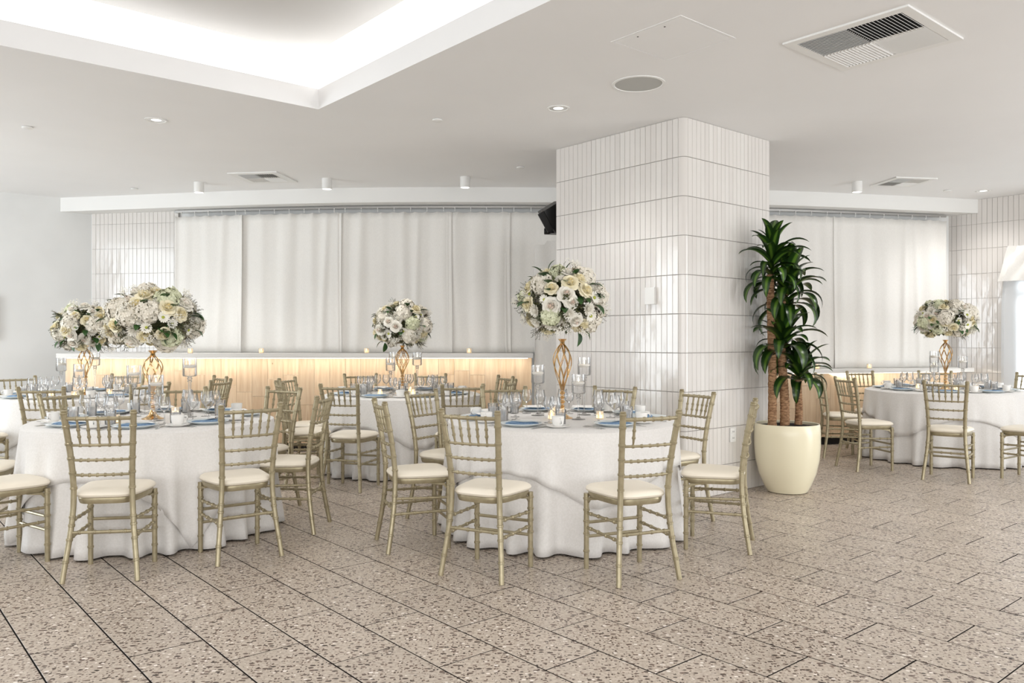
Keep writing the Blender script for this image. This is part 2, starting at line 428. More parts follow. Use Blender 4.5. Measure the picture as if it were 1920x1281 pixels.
o = b.build('cove_light', m_cove, ceil, smooth=False); tag(o, 'glowing white light cove around the raised ceiling tray')

# left wall
def wall_run(x, y, dx, dy, length, z0, z1, thick, nx, ny):
    b = MB()
    p = [(x, y), (x+dx*length, y+dy*length), (x+dx*length+nx*thick, y+dy*length+ny*thick), (x+nx*thick, y+ny*thick)]
    b.loft([[(q[0], q[1], z0) for q in p], [(q[0], q[1], z1) for q in p]])
    return b
tag(wall_run(-5.38, 10.42, -U[0], -U[1], 3.4, 0, H, .2, V[0], V[1]).build('wall_left', m_wall, smooth=False), kind='structure')
# wall-mounted panel at the far left edge
b = MB()
def onleft(t, d): return (-5.38-U[0]*t-V[0]*d, 10.42-U[1]*t-V[1]*d)
q = [onleft(1.08, 0), onleft(1.62, 0), onleft(1.62, .03), onleft(1.08, .03)]
b.loft([[(x, y, 1.30) for x, y in q], [(x, y, 1.82) for x, y in q]])
wp = tag(b.build('wall_cabinet', m_trimw, smooth=False), 'flat white recessed cabinet door on the left wall', 'cabinet')
q = [onleft(1.12, .03), onleft(1.58, .03), onleft(1.58, .036), onleft(1.12, .036)]
b = MB(); b.loft([[(x, y, 1.34) for x, y in q], [(x, y, 1.78) for x, y in q]]); b.build('door', m_wall, wp, smooth=False)

# right wall: runs from the back corner towards the camera, with a daylight doorway
def onright(t, d): return (5.66-V[0]*t-U[0]*d, 10.62-V[1]*t-U[1]*d)
def rpanel(b, t0, t1, z0, z1, d0=0, d1=-.18):
    q = [onright(t0, d0), onright(t1, d0), onright(t1, d1), onright(t0, d1)]
    b.loft([[(x, y, z0) for x, y in q], [(x, y, z1) for x, y in q]])
b = MB(); rpanel(b, 0, .86, 0, H); rpanel(b, .86, 3.6, 2.06, H); rpanel(b, 2.9, 3.6, 0, 2.06)
wr = tag(b.build('wall_right', m_grout2, smooth=False), kind='structure')
# door frame + panes
b = MB(); rpanel(b, .86, .93, 0, 2.06, 0, -.1); rpanel(b, 2.83, 2.9, 0, 2.06, 0, -.1); rpanel(b, .86, 2.9, 2.0, 2.06, 0, -.1); rpanel(b, .86, 2.9, 1.80, 1.86, -.03, -.09); rpanel(b, 1.86, 1.92, 0, 2.06, -.03, -.09)
door = tag(b.build('door_1', m_trimw, smooth=False), kind='structure')
b = MB(); rpanel(b, .93, 2.83, .02, 2.0, -.05, -.056); b.build('pane', m_glass, door, smooth=False)

# wall tiles -------------------------------------------------------
ROWZ = [H-.316*i for i in range(11)]
def tilebox(b, w, h, d=.008): b.bevbox(-w/2, w/2, -h/2, h/2, -d*.5, d*.5, .0015); return b
tw = .0555; th = .311
b = MB(); tilebox(b, tw, th); col_tile = b.mesh('tile', m_tile, False)
hb = H-.316*9
b = MB(); tilebox(b, tw, hb-.005); col_tile_b = b.mesh('tile', m_tile, False)
def rot_for(nx, ny): return (pi/2, 0, math.atan2(ny, nx)+pi/2)      # tile normal (local z) turned to (nx, ny)
def flat_tiles(b, fn, s0, s1, z_lo=0, w=.058):
    """one joined field of stacked tiles on a far wall; fn(s, d) gives the point at run s, d in front of the wall"""
    n = int(round((s1-s0)/w)); w = (s1-s0)/n
    for i in range(n):
        for r in range(10):
            z1 = ROWZ[r]-.0025; z0 = max(ROWZ[r+1], z_lo)+.0025
            if z1-z0 < .02: continue
            j = [random.uniform(0, .0012) for _ in range(4)]
            a0 = s0+w*i+.002; a1 = s0+w*(i+1)-.002
            B = len(b.v)
            b.v += [(*fn(a0, 0), z0), (*fn(a1, 0), z0), (*fn(a1, 0), z1), (*fn(a0, 0), z1),
                    (*fn(a0, .007+j[0]), z0), (*fn(a1, .007+j[1]), z0), (*fn(a1, .007+j[2]), z1), (*fn(a0, .007+j[3]), z1)]
            for q in ((4, 5, 6, 7), (0, 1, 5, 4), (1, 2, 6, 5), (2, 3, 7, 6), (3, 0, 4, 7)): b.face([B+k for k in q])
b = MB(); flat_tiles(b, lambda s, d: (s, WALL(s)-.03-d), -5.40, -4.2)
rb = MB(); rb.loft([[(x, WALL(x)-.03, 0), (x, WALL(x)-.03, SZ), (x, WALL(x), SZ), (x, WALL(x), 0)] for x in frange(-5.40, -4.2, 8)])
wb = tag(rb.build('wall_back_left', m_grout2), kind='structure')
tag(b.build('tile_field', m_tile, wb, smooth=False), kind='stuff')
b = MB(); flat_tiles(b, lambda s, d: onright(s, d), .02, .86)
flat_tiles(b, lambda s, d: onright(s, d), .86, 3.6, 2.08)
tag(b.build('tile_field', m_tile, wr, smooth=False), kind='stuff')

# ------------------------------------------------------------------ tiled column
CX, CY = 1.374, 6.436; LL, LR, RR = 1.479, 1.235, .055
def col_left(s, d): return (CX+V[0]*s-U[0]*d, CY+V[1]*s-U[1]*d)       # left face, d outward (-U)
def col_right(s, d): return (CX+U[0]*s-V[0]*d, CY+U[1]*s-V[1]*d)      # right face, d outward (-V)
b = MB()
g = .007
ring = []
for k in range(7):
    a = AU+pi+ (pi/2)*k/6     # outward dir from -U turning to -V
    cx = CX+U[0]*RR+V[0]*RR; cy = CY+U[1]*RR+V[1]*RR
    ring.append((cx+(RR-g)*cos(a), cy+(RR-g)*sin(a)))
p1 = col_right(LR, -g); p2 = (CX+U[0]*LR+V[0]*LL, CY+U[1]*LR+V[1]*LL); p3 = col_left(LL, -g)
ring += [p1, p2, p3]
b.loft([[(x, y, 0) for x, y in ring], [(x, y, H) for x, y in ring]])
column = tag(b.build('column', m_grout, smooth=False), 'square column clad in stacked glossy white tiles', kind='structure')
NL, NR = 25, 21
spots = []
for i in range(NL):
    s = RR+(LL-RR)*(i+.5)/NL
    for r in range(10): spots.append((s, r, 'L'))
for i in range(NR):
    s = RR+(LR-RR)*(i+.5)/NR
    for r in range(10): spots.append((s, r, 'R'))
spots.sort(key=lambda q: (q[0] if q[2] == 'L' else q[0]*1.15) + (2 if q[1] == 9 else 0))
wL = (LL-RR)/NL-.0035; wR = (LR-RR)/NR-.0035
rest = MB()
for i, (s, r, side) in enumerate(spots):
    zc = (ROWZ[r]+max(ROWZ[r+1], 0))/2; last = r == 9
    x, y = (col_left if side == 'L' else col_right)(s, -.003)
    n = (-U[0], -U[1]) if side == 'L' else (-V[0], -V[1])
    R = rot_for(*n); sx = (wL if side == 'L' else wR)/tw
    if i < 285:
        o = link('tile', col_tile_b if last else col_tile, column, loc=(x, y, zc), rot=(R[0]+random.uniform(-.003, .003), 0, R[2]+random.uniform(-.006, .006)))
        o.scale = (sx, 1, 1)
    else:
        f = col_left if side == 'L' else col_right
        w2 = (wL if side == 'L' else wR)/2; z1 = ROWZ[r]-.0025; z0 = max(ROWZ[r+1], 0)+.0025; B = len(rest.v)
        jt = [random.uniform(-.0005, .0005) for _ in range(2)]
        for d, js in ((-.007, (0, 0)), (.001, jt)):
            rest.v += [(*f(s-w2, d+js[0]), z0), (*f(s+w2, d+js[1]), z0), (*f(s+w2, d+js[1]), z1), (*f(s-w2, d+js[0]), z1)]
        for q in ((4, 5, 6, 7), (0, 1, 5, 4), (1, 2, 6, 5), (2, 3, 7, 6), (3, 0, 4, 7)): rest.face([B+k for k in q])
tag(rest.build('tile_field', m_tile, column, smooth=False), kind='stuff')
def corner_mesh(h):
    b = MB(); rr = []
    for rad in (RR-.008, RR):
        rr.append([(rad*cos(AU+pi+.03+(pi/2-.06)*k/6), rad*sin(AU+pi+.03+(pi/2-.06)*k/6)) for k in range(7)])
    ring = rr[0]+rr[1][::-1]
    b.loft([[(x, y, -h/2) for x, y in ring], [(x, y, h/2) for x, y in ring]])
    return b.mesh('corner_tile', m_tile)
cm, cmb = corner_mesh(.311), corner_mesh(hb-.005)
for r in range(10):
    link('corner_tile', cmb if r == 9 else cm, column, loc=(CX+(U[0]+V[0])*RR, CY+(U[1]+V[1])*RR, (ROWZ[r]+max(ROWZ[r+1], 0))/2))
# things on the column
b = MB(); q = [col_left(.275, .003), col_left(.375, .003), col_left(.375, .03), col_left(.275, .03)]
b.loft([[(x, y, 1.595) for x, y in q], [(x, y, 1.735) for x, y in q]])
th_ = tag(b.build('thermostat', m_trimw, smooth=False), 'small white wall sensor box on the left face of the tiled column', 'sensor')
b = MB(); q = [col_right(.62, .003), col_right(.70, .003), col_right(.70, .012), col_right(.62, .012)]
b.loft([[(x, y, .43) for x, y in q], [(x, y, .55) for x, y in q]])
ol = tag(b.build('outlet_plate', m_trimw, smooth=False), 'white double socket plate low on the right face of the tiled column', 'outlet')
for z in (.463, .517):
    b = MB(); q = [col_right(.642, .012), col_right(.678, .012), col_right(.678, .015), col_right(.642, .015)]
    b.loft([[(x, y, z-.018) for x, y in q], [(x, y, z+.018) for x, y in q]])
    s = b.build('socket', m_trimw, ol, smooth=False)
    b = MB()
    for dx in (.652, .668):
        q = [col_right(dx-.002, .0151), col_right(dx+.002, .0151), col_right(dx+.002, .0156), col_right(dx-.002, .0156)]
        b.loft([[(x, y, z-.006) for x, y in q], [(x, y, z+.008) for x, y in q]])
    tag(b.build('slot', m_black, s, smooth=False))
# loudspeaker and projector on the far side of the column
import mathutils
def obox(name, m, c, size, rot, parent=None):
    M_ = mathutils.Euler(rot).to_matrix(); b = MB()
    b.box(-size[0]/2, size[0]/2, -size[1]/2, size[1]/2, -size[2]/2, size[2]/2, 0, lambda p: tuple(mathutils.Vector(c)+M_ @ mathutils.Vector(p)))
    return b.build(name, m, parent, smooth=False)
sp = empty('wall_loudspeaker', (.42, 7.86, 2.5)); tag(sp, 'black loudspeaker tilted down behind the tiled column', 'speaker')
obox('cabinet', m_black, (0, 0, 0), (.20, .20, .24), (.15, radians(-32), .2), sp)
obox('grille', m_kick, (-.06, -.09, -.04), (.15, .02, .2), (.15, radians(-32), .2), sp)
obox('bracket', m_black, (.14, .0, .02), (.16, .04, .04), (0, 0, .7), sp)
pj = empty('projector', (.42, 7.9, 2.36)); tag(pj, 'black and white spotlight fixture under the loudspeaker behind the column', 'spotlight')
pj.location = (.43, 7.9, 2.37)
obox('body', m_black, (0, 0, 0), (.13, .12, .065), (0, 0, .3), pj)
b = MB(); b.lathe([(.028, 0), (.032, .01), (.032, .05), (.026, .055)], 12, (0, 0, 0)); b.build('lens', m_black, pj, rot=(0, -pi/2, 0), loc=(-.06, 0, -.005))
obox('cap', m_trimw, (.05, -.05, -.008), (.06, .03, .04), (0, 0, .3), pj)

# ------------------------------------------------------------------ ledges and wood panelling
def run_loft(fn_front, fn_back, x0, x1, z0, z1, n=20):
    b = MB()
    b.loft([[(x, fn_front(x), z0), (x, fn_front(x), z1), (x, fn_back(x), z1), (x, fn_back(x), z0)] for x in frange(x0, x1, n)])
    return b
L1 = lambda x: 9.12+.0*x
o = run_loft(lambda x: 9.12, lambda x: WALL(x)-.04, -5.17, .24, 1.092, 1.142).build('ledge', m_ledge)
tag(o, 'long white ledge under the left curtains', 'ledge')
hw = empty('panelled_half_wall', (-2.4, 9.3, 0)); tag(hw, 'half wall faced in pale maple planks under the left ledge', 'half wall')
def half_wall(parent, fn, x0, x1, ztop, zkick, nc, led_fn, led0, led1, ledz):
    ox, oy = parent.location[0], parent.location[1]
    b = MB(); b.loft([[(x-ox, fn(x)+.02-oy, zkick), (x-ox, fn(x)+.02-oy, ztop), (x-ox, fn(x)+.2-oy, ztop), (x-ox, fn(x)+.2-oy, zkick)] for x in frange(x0, x1, 16)])
    b.build('carcass', m_wall, parent)
    b = MB(); b.loft([[(x-ox, fn(x)+.06-oy, 0), (x-ox, fn(x)+.06-oy, zkick), (x-ox, fn(x)+.2-oy, zkick), (x-ox, fn(x)+.2-oy, 0)] for x in frange(x0+.02, x1-.02, 16)])
    b.build('toe_kick', m_kick, parent)
    w = (x1-x0)/nc
    for i in range(nc):
        a = x0+w*i+.001; c = x0+w*(i+1)-.001
        cut = zkick+(ztop-zkick)*random.choice((.3, .45, .6, .75, .85, .2)) if i % 2 else zkick+(ztop-zkick)*random.choice((.55, .68, .8))
        for z0, z1 in ((zkick, cut-.0012), (cut+.0012, ztop)):
            ya, yc = fn(a)-oy, fn(c)-oy; b = MB()
            q = [(a-ox, ya), (c-ox, yc), (c-ox, yc+.018), (a-ox, ya+.018)]
            b.loft([[(x, y, z0) for x, y in q], [(x, y, z1) for x, y in q]])
            b.build('plank', m_wood, parent, smooth=False)
    b = MB(); b.loft([[(x-ox, led_fn(x)-oy, ledz), (x-ox, led_fn(x)-oy, ledz+.008), (x-ox, led_fn(x)+.014-oy, ledz+.008), (x-ox, led_fn(x)+.014-oy, ledz)] for x in frange(led0, led1, 12)])
    tag(b.build('light_strip', m_led, parent), 'warm glowing light strip tucked under the ledge')
half_wall(hw, lambda x: 9.31, -5.17, .23, 1.09, .10, 30, lambda x: 9.2, -5.1, .18, 1.084)
R_front = lambda x: WALL(x)-.40
o = run_loft(R_front, lambda x: WALL(x)-.02, 2.75, 5.84, .892, .942).build('ledge', m_ledge)
tag(o, 'white ledge under the right curtains behind the potted plant', 'ledge')
hw2 = empty('panelled_half_wall', (4.3, 10, 0)); tag(hw2, 'half wall faced in pale maple planks under the right ledge', 'half wall')
half_wall(hw2, lambda x: WALL(x)-.22, 2.8, 5.80, .89, .10, 16, lambda x: WALL(x)-.30, 2.9, 5.7, .884)

# white fabric covered panel standing at the end of the left ledge
b = MB()
rows = []
for z in frange(0, 2.38, 14):
    rows.append([(.262+.42*t/12, 9.16+.010*sin(t*1.1+z)+.012*sin(z*2.2+t*.4), z+(.05 if z > 2.3 and t > 3 else 0)) for t in range(13)])
b.grid(rows); rows = [[(x, y+.16, z) for x, y, z in r][::-1] for r in rows]; b.grid(rows)
b.grid([[(.262, 9.16, z), (.262, 9.33, z)][::-1] for z in frange(0, 2.38, 4)])
tag(b.build('draped_panel', m_curt), 'tall panel under plain white fabric behind the tall vase, left of the column', 'covered panel')

# ------------------------------------------------------------------ curtains
def curtain(x0, x1, ztop, zbot, fn, label, seed, amp=.045, rings=True):
    rnd = random.Random(seed)
    L_ = x1-x0; nf = max(3, int(L_/.17)); ph = [rnd.uniform(0, 6.28) for _ in range(4)]
    n = max(24, int(L_/.012)); ctr = (x0+x1)/2; cy = fn(ctr)
    fold = []; x = 0; ks = []
    while x < L_:
        w = rnd.uniform(.13, .42); ks.append((x+w/2, w, rnd.uniform(.3, 1.0), rnd.uniform(-.15, .15))); x += w
    ks += [(0, .10, .8, 0), (L_, .12, .5, 0)]
    rows = []
    for z in frange(zbot, ztop, 18):
        t = (z-zbot)/(ztop-zbot); row = []
        for i in range(n+1):
            s = L_*i/n; y = 0
            for (c, w, a, lean) in ks:
                cc = c+lean*(1-t)*.5
                d = (s-cc)/(w*.34)
                if abs(d) < 3: y += a*math.exp(-d*d*1.2)*.9
            y = amp*(y*(1.0-.25*t)+.12*sin(s*19+ph[0]+.6*sin(z*2+ph[1]))+.03*sin(s*51+ph[2]))
            X = x0+s+.012*sin(z*1.7+ph[3])*(1-t)
            row.append((X-ctr, fn(X)-y-cy, z+(-.012*abs(sin(pi*s/.135)) if z == ztop else 0)))
        rows.append(row)
    b = MB(); b.grid(rows)
    o = b.build('curtain', m_curt, loc=(ctr, cy, 0)); tag(o, label, 'curtain')
    sol = o.modifiers.new('thickness', 'SOLIDIFY'); sol.thickness = .003
    if rings:
        k = max(2, int(round(L_/.2)))
        for i in range(k):
            s = L_*(i+.5)/k; X = x0+s
            link('ring', ring_me, o, loc=(X-ctr, fn(X)-cy-.02, ztop+.012))
    return o
b = MB(); b.tube([(0, -.0, .035), (0, -.006, .028), (0, -.008, .018), (0, -.004, .006), (0, .003, .0), (0, .006, -.01)], .004, 5); b.sphere((0, -.004, .03), .008, 6, 4)
ring_me = b.mesh('ring', m_trimw)
CF = lambda x: WALL(x)-.13
def rail(x0, x1, label):
    b = MB(); b.loft([[(x, CF(x)-.016, 2.878), (x, CF(x)-.016, 2.905), (x, CF(x)+.016, 2.905), (x, CF(x)+.016, 2.878)] for x in frange(x0, x1, 24)])
    tag(b.build('curtain_rail', m_steel2), label, 'curtain rail')
rail(-4.2, .9, 'thin grey ceiling rail carrying the left curtains'); rail(2.5, 5.6, 'thin grey ceiling rail carrying the right curtains')
LP = [(-4.20, -3.30, 'white curtain panel beside the tiled strip at the left end of the long rail'),
      (-3.36, -2.05, 'second white curtain panel from the left wall, right of the tall left bouquet'),
      (-2.11, -.72, 'white curtain panel behind the middle bouquet, left of the narrow overlapping fold'),
      (-.78, -.02, 'white curtain panel between the middle bouquet and the tall vase by the column'),
      (-.08, .95, 'white curtain panel partly hidden behind the black loudspeaker')]
for i, (a, c, lb) in enumerate(LP): curtain(a, c, 2.835, 1.145, CF, lb, 11+i)
for i, (a, c, lb) in enumerate([(2.55, 4.02, 'white curtain panel behind the potted dracaena'), (4.0, 5.60, 'white curtain panel behind the far right bouquet, ending at the tiled wall')]):
    curtain(a, c, 2.835, .945, CF, lb, 31+i, .04)
# drape and sheer over the daylight door
b = MB(); rows = []
for z in frange(.02, 2.44, 30):
    t = z/2.44; row = []
    for i in range(60):
        s = i/59
        lo = .75+.05*max(0, (t-.72))/.28; hi = 2.9
        tt = lo+(hi-lo)*s
        d = .07+.03*sin(s*46+.8*sin(z*1.4))+.012*sin(s*90)
        row.append((*onright(tt, d), z))
    rows.append(row)
b.grid(rows)
tag(b.build('sheer_curtain', m_sheer), 'pale sheer curtain glowing with daylight over the doorway at the right edge', 'curtain')
b = MB(); rows = []
for k, z in enumerate(frange(2.02, 2.45, 8)):
    t = (z-2.02)/.43; row = []
    for i in range(40):
        s = i/39; lo = .72+.13*t
        row.append((*onright(lo+(1.6)*s, .13+.03*sin(s*24+t*2)+.02*sin(s*57-t*5)), z))
    rows.append(row)
b.grid(rows)
tag(b.build('valance', m_curt), 'gathered white fabric valance hooked to the tiles above the daylight doorway', 'valance')

# ------------------------------------------------------------------ ceiling fittings
def vent(x, y, size, rz, label, n, border=.055, deflect=True):
    v = empty('ceiling_vent', (x, y, H), rz); tag(v, label, 'vent')
    s = size/2; i = s-border; b = MB()
    for q in ((-s, s, -s, -i), (-s, s, i, s), (-s, -i, -i, i), (i, s, -i, i)): b.box(*q, -.012, -.0005)
    b.box(-s-.012, s+.012, -s-.012, s+.012, -.004, -.0006) if False else None
    b.build('frame', m_trimw, v, smooth=False)
    b = MB(); b.box(-i, i, -i, i, -.002, -.0008); b.build('duct', m_duct, v, smooth=False)
    # four quadrants of blades turned against each other
    L_ = i; step = L_/n
    for qx in (0, 1):
        for qy in (0, 1):
            along_x = (qx+qy) % 2 == 0
            x0 = -i+qx*L_; y0 = -i+qy*L_
            sgn = 1 if (qy == 1) else -1
            for k in range(n):
                if along_x: c = (x0+L_/2, y0+step*(k+.5)); me = blade(L_-.006, step)
                else: c = (x0+step*(k+.5), y0+L_/2); me = blade(L_-.006, step)
                tilt = -radians(42)*(1 if along_x else -1)*(1 if qx else -1)
                o = link('slat', me, v, loc=(c[0], c[1], -.008), rot=(tilt if along_x else tilt, 0, 0 if along_x else pi/2))
    return v
m_duct = mat('dark_duct', rgb(26, 25, 24), .9)
BL = {}
def blade(L_, step):
    k = (round(L_, 3), round(step, 4))
    if k not in BL:
        b = MB(); b.box(-L_/2, L_/2, -step*.48, step*.48, -.0009, .0009); BL[k] = b.mesh('slat', m_trimw, False)
    return BL[k]
vent(2.15, 4.80, .74, AU, 'large square air vent with crossed louvres near the camera, upper right', 14, .06)
vent(-2.74, 8.86, .56, radians(-8), 'small square air vent in the ceiling above the left curtains', 8, .08)
vent(4.43, 9.11, .5, radians(8), 'small square air vent in the ceiling beyond the column, above the right curtains', 8, .06)
def lathe_thing(name, prof, mats, loc, label, cat, n=24, group=None):
    b = MB(); b.lathe(prof, n); o = b.build(name, mats, loc=loc); tag(o, label, cat, group); return o
# recessed downlights
def downlight(x, y, label, r=.088, glow=m_lamp):
    d = empty('downlight', (x, y, H)); tag(d, label, 'ceiling light', 'recessed downlights')
    b = MB(); b.lathe([(r, -.0005), (r, -.006), (r*.86, -.007), (r*.8, -.002)], 28, cap0=False, cap1=False); b.build('trim_ring', m_trimw, d)
    b = MB(); b.lathe([(r*.8, -.002), (r*.45, -.0015)], 28, cap0=False, cap1=False); b.build('reflector', m_refl, d)
    b = MB(); b.lathe([(r*.5, -.0015), (.001, -.001)], 28, cap0=False, cap1=False); b.build('diffuser', glow, d)
m_refl = mat('satin_reflector', rgb(225, 225, 222), .25, .3)
m_lampoff = emit('dim_diffuser', (1, .98, .95, 1), .9)
downlight(-2.895, 6.545, 'round recessed downlight in the ceiling above the left front table', glow=m_lampoff)
downlight(.358, 6.212, 'round recessed downlight just left of the tiled column top', glow=m_lampoff)
downlight(5.674, 9.679, 'lit round recessed downlight near the far right tiled wall')
for x, y, lb in ((-3.562, 9.152, 'white surface cylinder light left of the small vent'), (-2.057, 8.939, 'white surface cylinder light right of the small vent'),
                 (-.516, 8.85, 'white surface cylinder light nearest the left side of the column'), (3.913, 9.121, 'white surface cylinder light beyond the column')):
    d = empty('cylinder_light', (x, y, H)); tag(d, lb, 'ceiling light', 'surface cylinder lights')
    b = MB(); b.lathe([(.055, 0), (.055, -.115), (.05, -.118), (.05, -.108)], 24, cap1=False); b.build('housing', m_trimw, d)
    b = MB(); b.lathe([(.05, -.110), (.001, -.1095)], 24, cap0=False, cap1=False); b.build('diffuser', m_lamp, d)
    l = bpy.data.lights.new('cylinder_bulb', 'SPOT'); l.energy = 14; l.spot_size = radians(80); l.spot_blend = .6; l.shadow_soft_size = .05; l.color = (1, .95, .88)
    lo = bpy.data.objects.new('cylinder_bulb', l); C.objects.link(lo); lo.parent = d; lo.location = (0, 0, -.13)
sp_ = empty('ceiling_speaker', (.883, 5.616, H)); tag(sp_, 'round grey ceiling loudspeaker grille in front of the column', 'speaker')
b = MB(); b.lathe([(.185, -.0005), (.185, -.006), (.168, -.008), (.164, -.003)], 36, cap0=False, cap1=False); b.build('rim', m_trimw, sp_)
m_gr = mat('grey_grille', rgb(186, 186, 182), .7)
b = MB(); b.lathe([(.166, -.003), (.001, -.005)], 36, cap0=False, cap1=False); b.build('grille', m_gr, sp_)
for i, (x, y, lb) in enumerate([(-4.074, 6.759, 'flat white sprinkler cover in the ceiling at the far left edge'), (-4.464, 9.508, 'flat white sprinkler cover just above the left end of the soffit'),
        (-.606, 6.529, 'flat white sprinkler cover between the tray corner and the column'), (.088, 8.33, 'flat white sprinkler cover near the back edge of the ceiling, left of the column'),
        (5.219, 9.644, 'flat white sprinkler cover beside the far right vent')]):
    b = MB(); b.lathe([(.04, -.002), (.042, -.012), (.036, -.016)], 20); b.build('cover', m_trimw, tag(empty('sprinkler_cover', (x, y, H)), lb, 'sprinkler cover', 'ceiling sprinkler covers'))
    b = MB()
b = MB(); b.lathe([(.06, 0), (.062, -.02), (.05, -.035)], 24)
o = b.build('smoke_detector', m_trimw, loc=(-2.4, 4.62, 3.588)); tag(o, 'round white smoke detector in the ceiling tray at the upper left', 'smoke detector')
ac = empty('access_panel', (.958, 4.79, H), AU); tag(ac, 'square painted access panel in the ceiling near the round grille', 'access panel')
b = MB()
for q in ((-.26, .26, -.26, -.247), (-.26, .26, .247, .26), (-.26, -.247, -.247, .247), (.247, .26, -.247, .247)): b.box(*q, -.003, -.0003)
b.build('frame', m_ceil, ac, smooth=False)
b = MB(); b.box(-.243, .243, -.243, .243, -.0025, -.0003); b.build('hatch', m_ceil, ac, smooth=False)
for p in ((-.2, -.1), (-.2, .1)):
    b = MB(); b.lathe([(.006, -.0026), (.005, -.004)], 8, (p[0], p[1], 0)); b.build('latch', m_duct, ac)

# ------------------------------------------------------------------ chairs
def interp(tab, z):
    for i in range(len(tab)-1):
        if z <= tab[i+1][0] or i == len(tab)-2:
            a, c = tab[i], tab[i+1]; t = (z-a[0])/(c[0]-a[0]); return [a[k]+(c[k]-a[k])*t for k in range(1, len(a))]
POST = [(0, .190, -.220), (.1, .180, -.203), (.2, .168, -.187), (.3, .158, -.175), (.4, .151, -.168), (.5, .149, -.169), (.6, .152, -.180), (.7, .158, -.195), (.8, .166, -.214), (.905, .175, -.237)]
def ringed_tube(b, pts_fn, t0, t1, r0, r1, rings, n=8, seg=10, rw=.005, rh=.0034, taper=None):
    """a bamboo-like turned bar: pts_fn(t) centre, rings at the given t"""
    ts = set(frange(t0, t1, seg)); span = abs(t1-t0)
    L_ = sqrt(sum((pts_fn(t1)[k]-pts_fn(t0)[k])**2 for k in range(3)))
    dt = rw/L_*span
    items = [(t, 0) for t in ts if all(abs(t-q) > dt*2.2 for q in rings)]
    for q in rings: items += [(q-dt*1.5, 0), (q-dt, 1), (q-dt*.15, 1), (q, .35), (q+dt*.15, 1), (q+dt, 1), (q+dt*1.5, 0)] if n >= 8 else [(q-dt*1.3, 0), (q-dt*.8, 1), (q+dt*.8, 1), (q+dt*1.3, 0)]
    items = sorted(i for i in items if t0-1e-9 <= i[0] <= t1+1e-9)
    pts = [pts_fn(t) for t, _ in items]
    rad = [r0+(r1-r0)*(t-t0)/(t1-t0)+(rh if k == 1 else rh*k) for t, k in items]
    if taper: rad = [r*taper((t-t0)/(t1-t0)) for r, (t, _) in zip(rad, items)]
    b.tube(pts, rad, n)
    return b
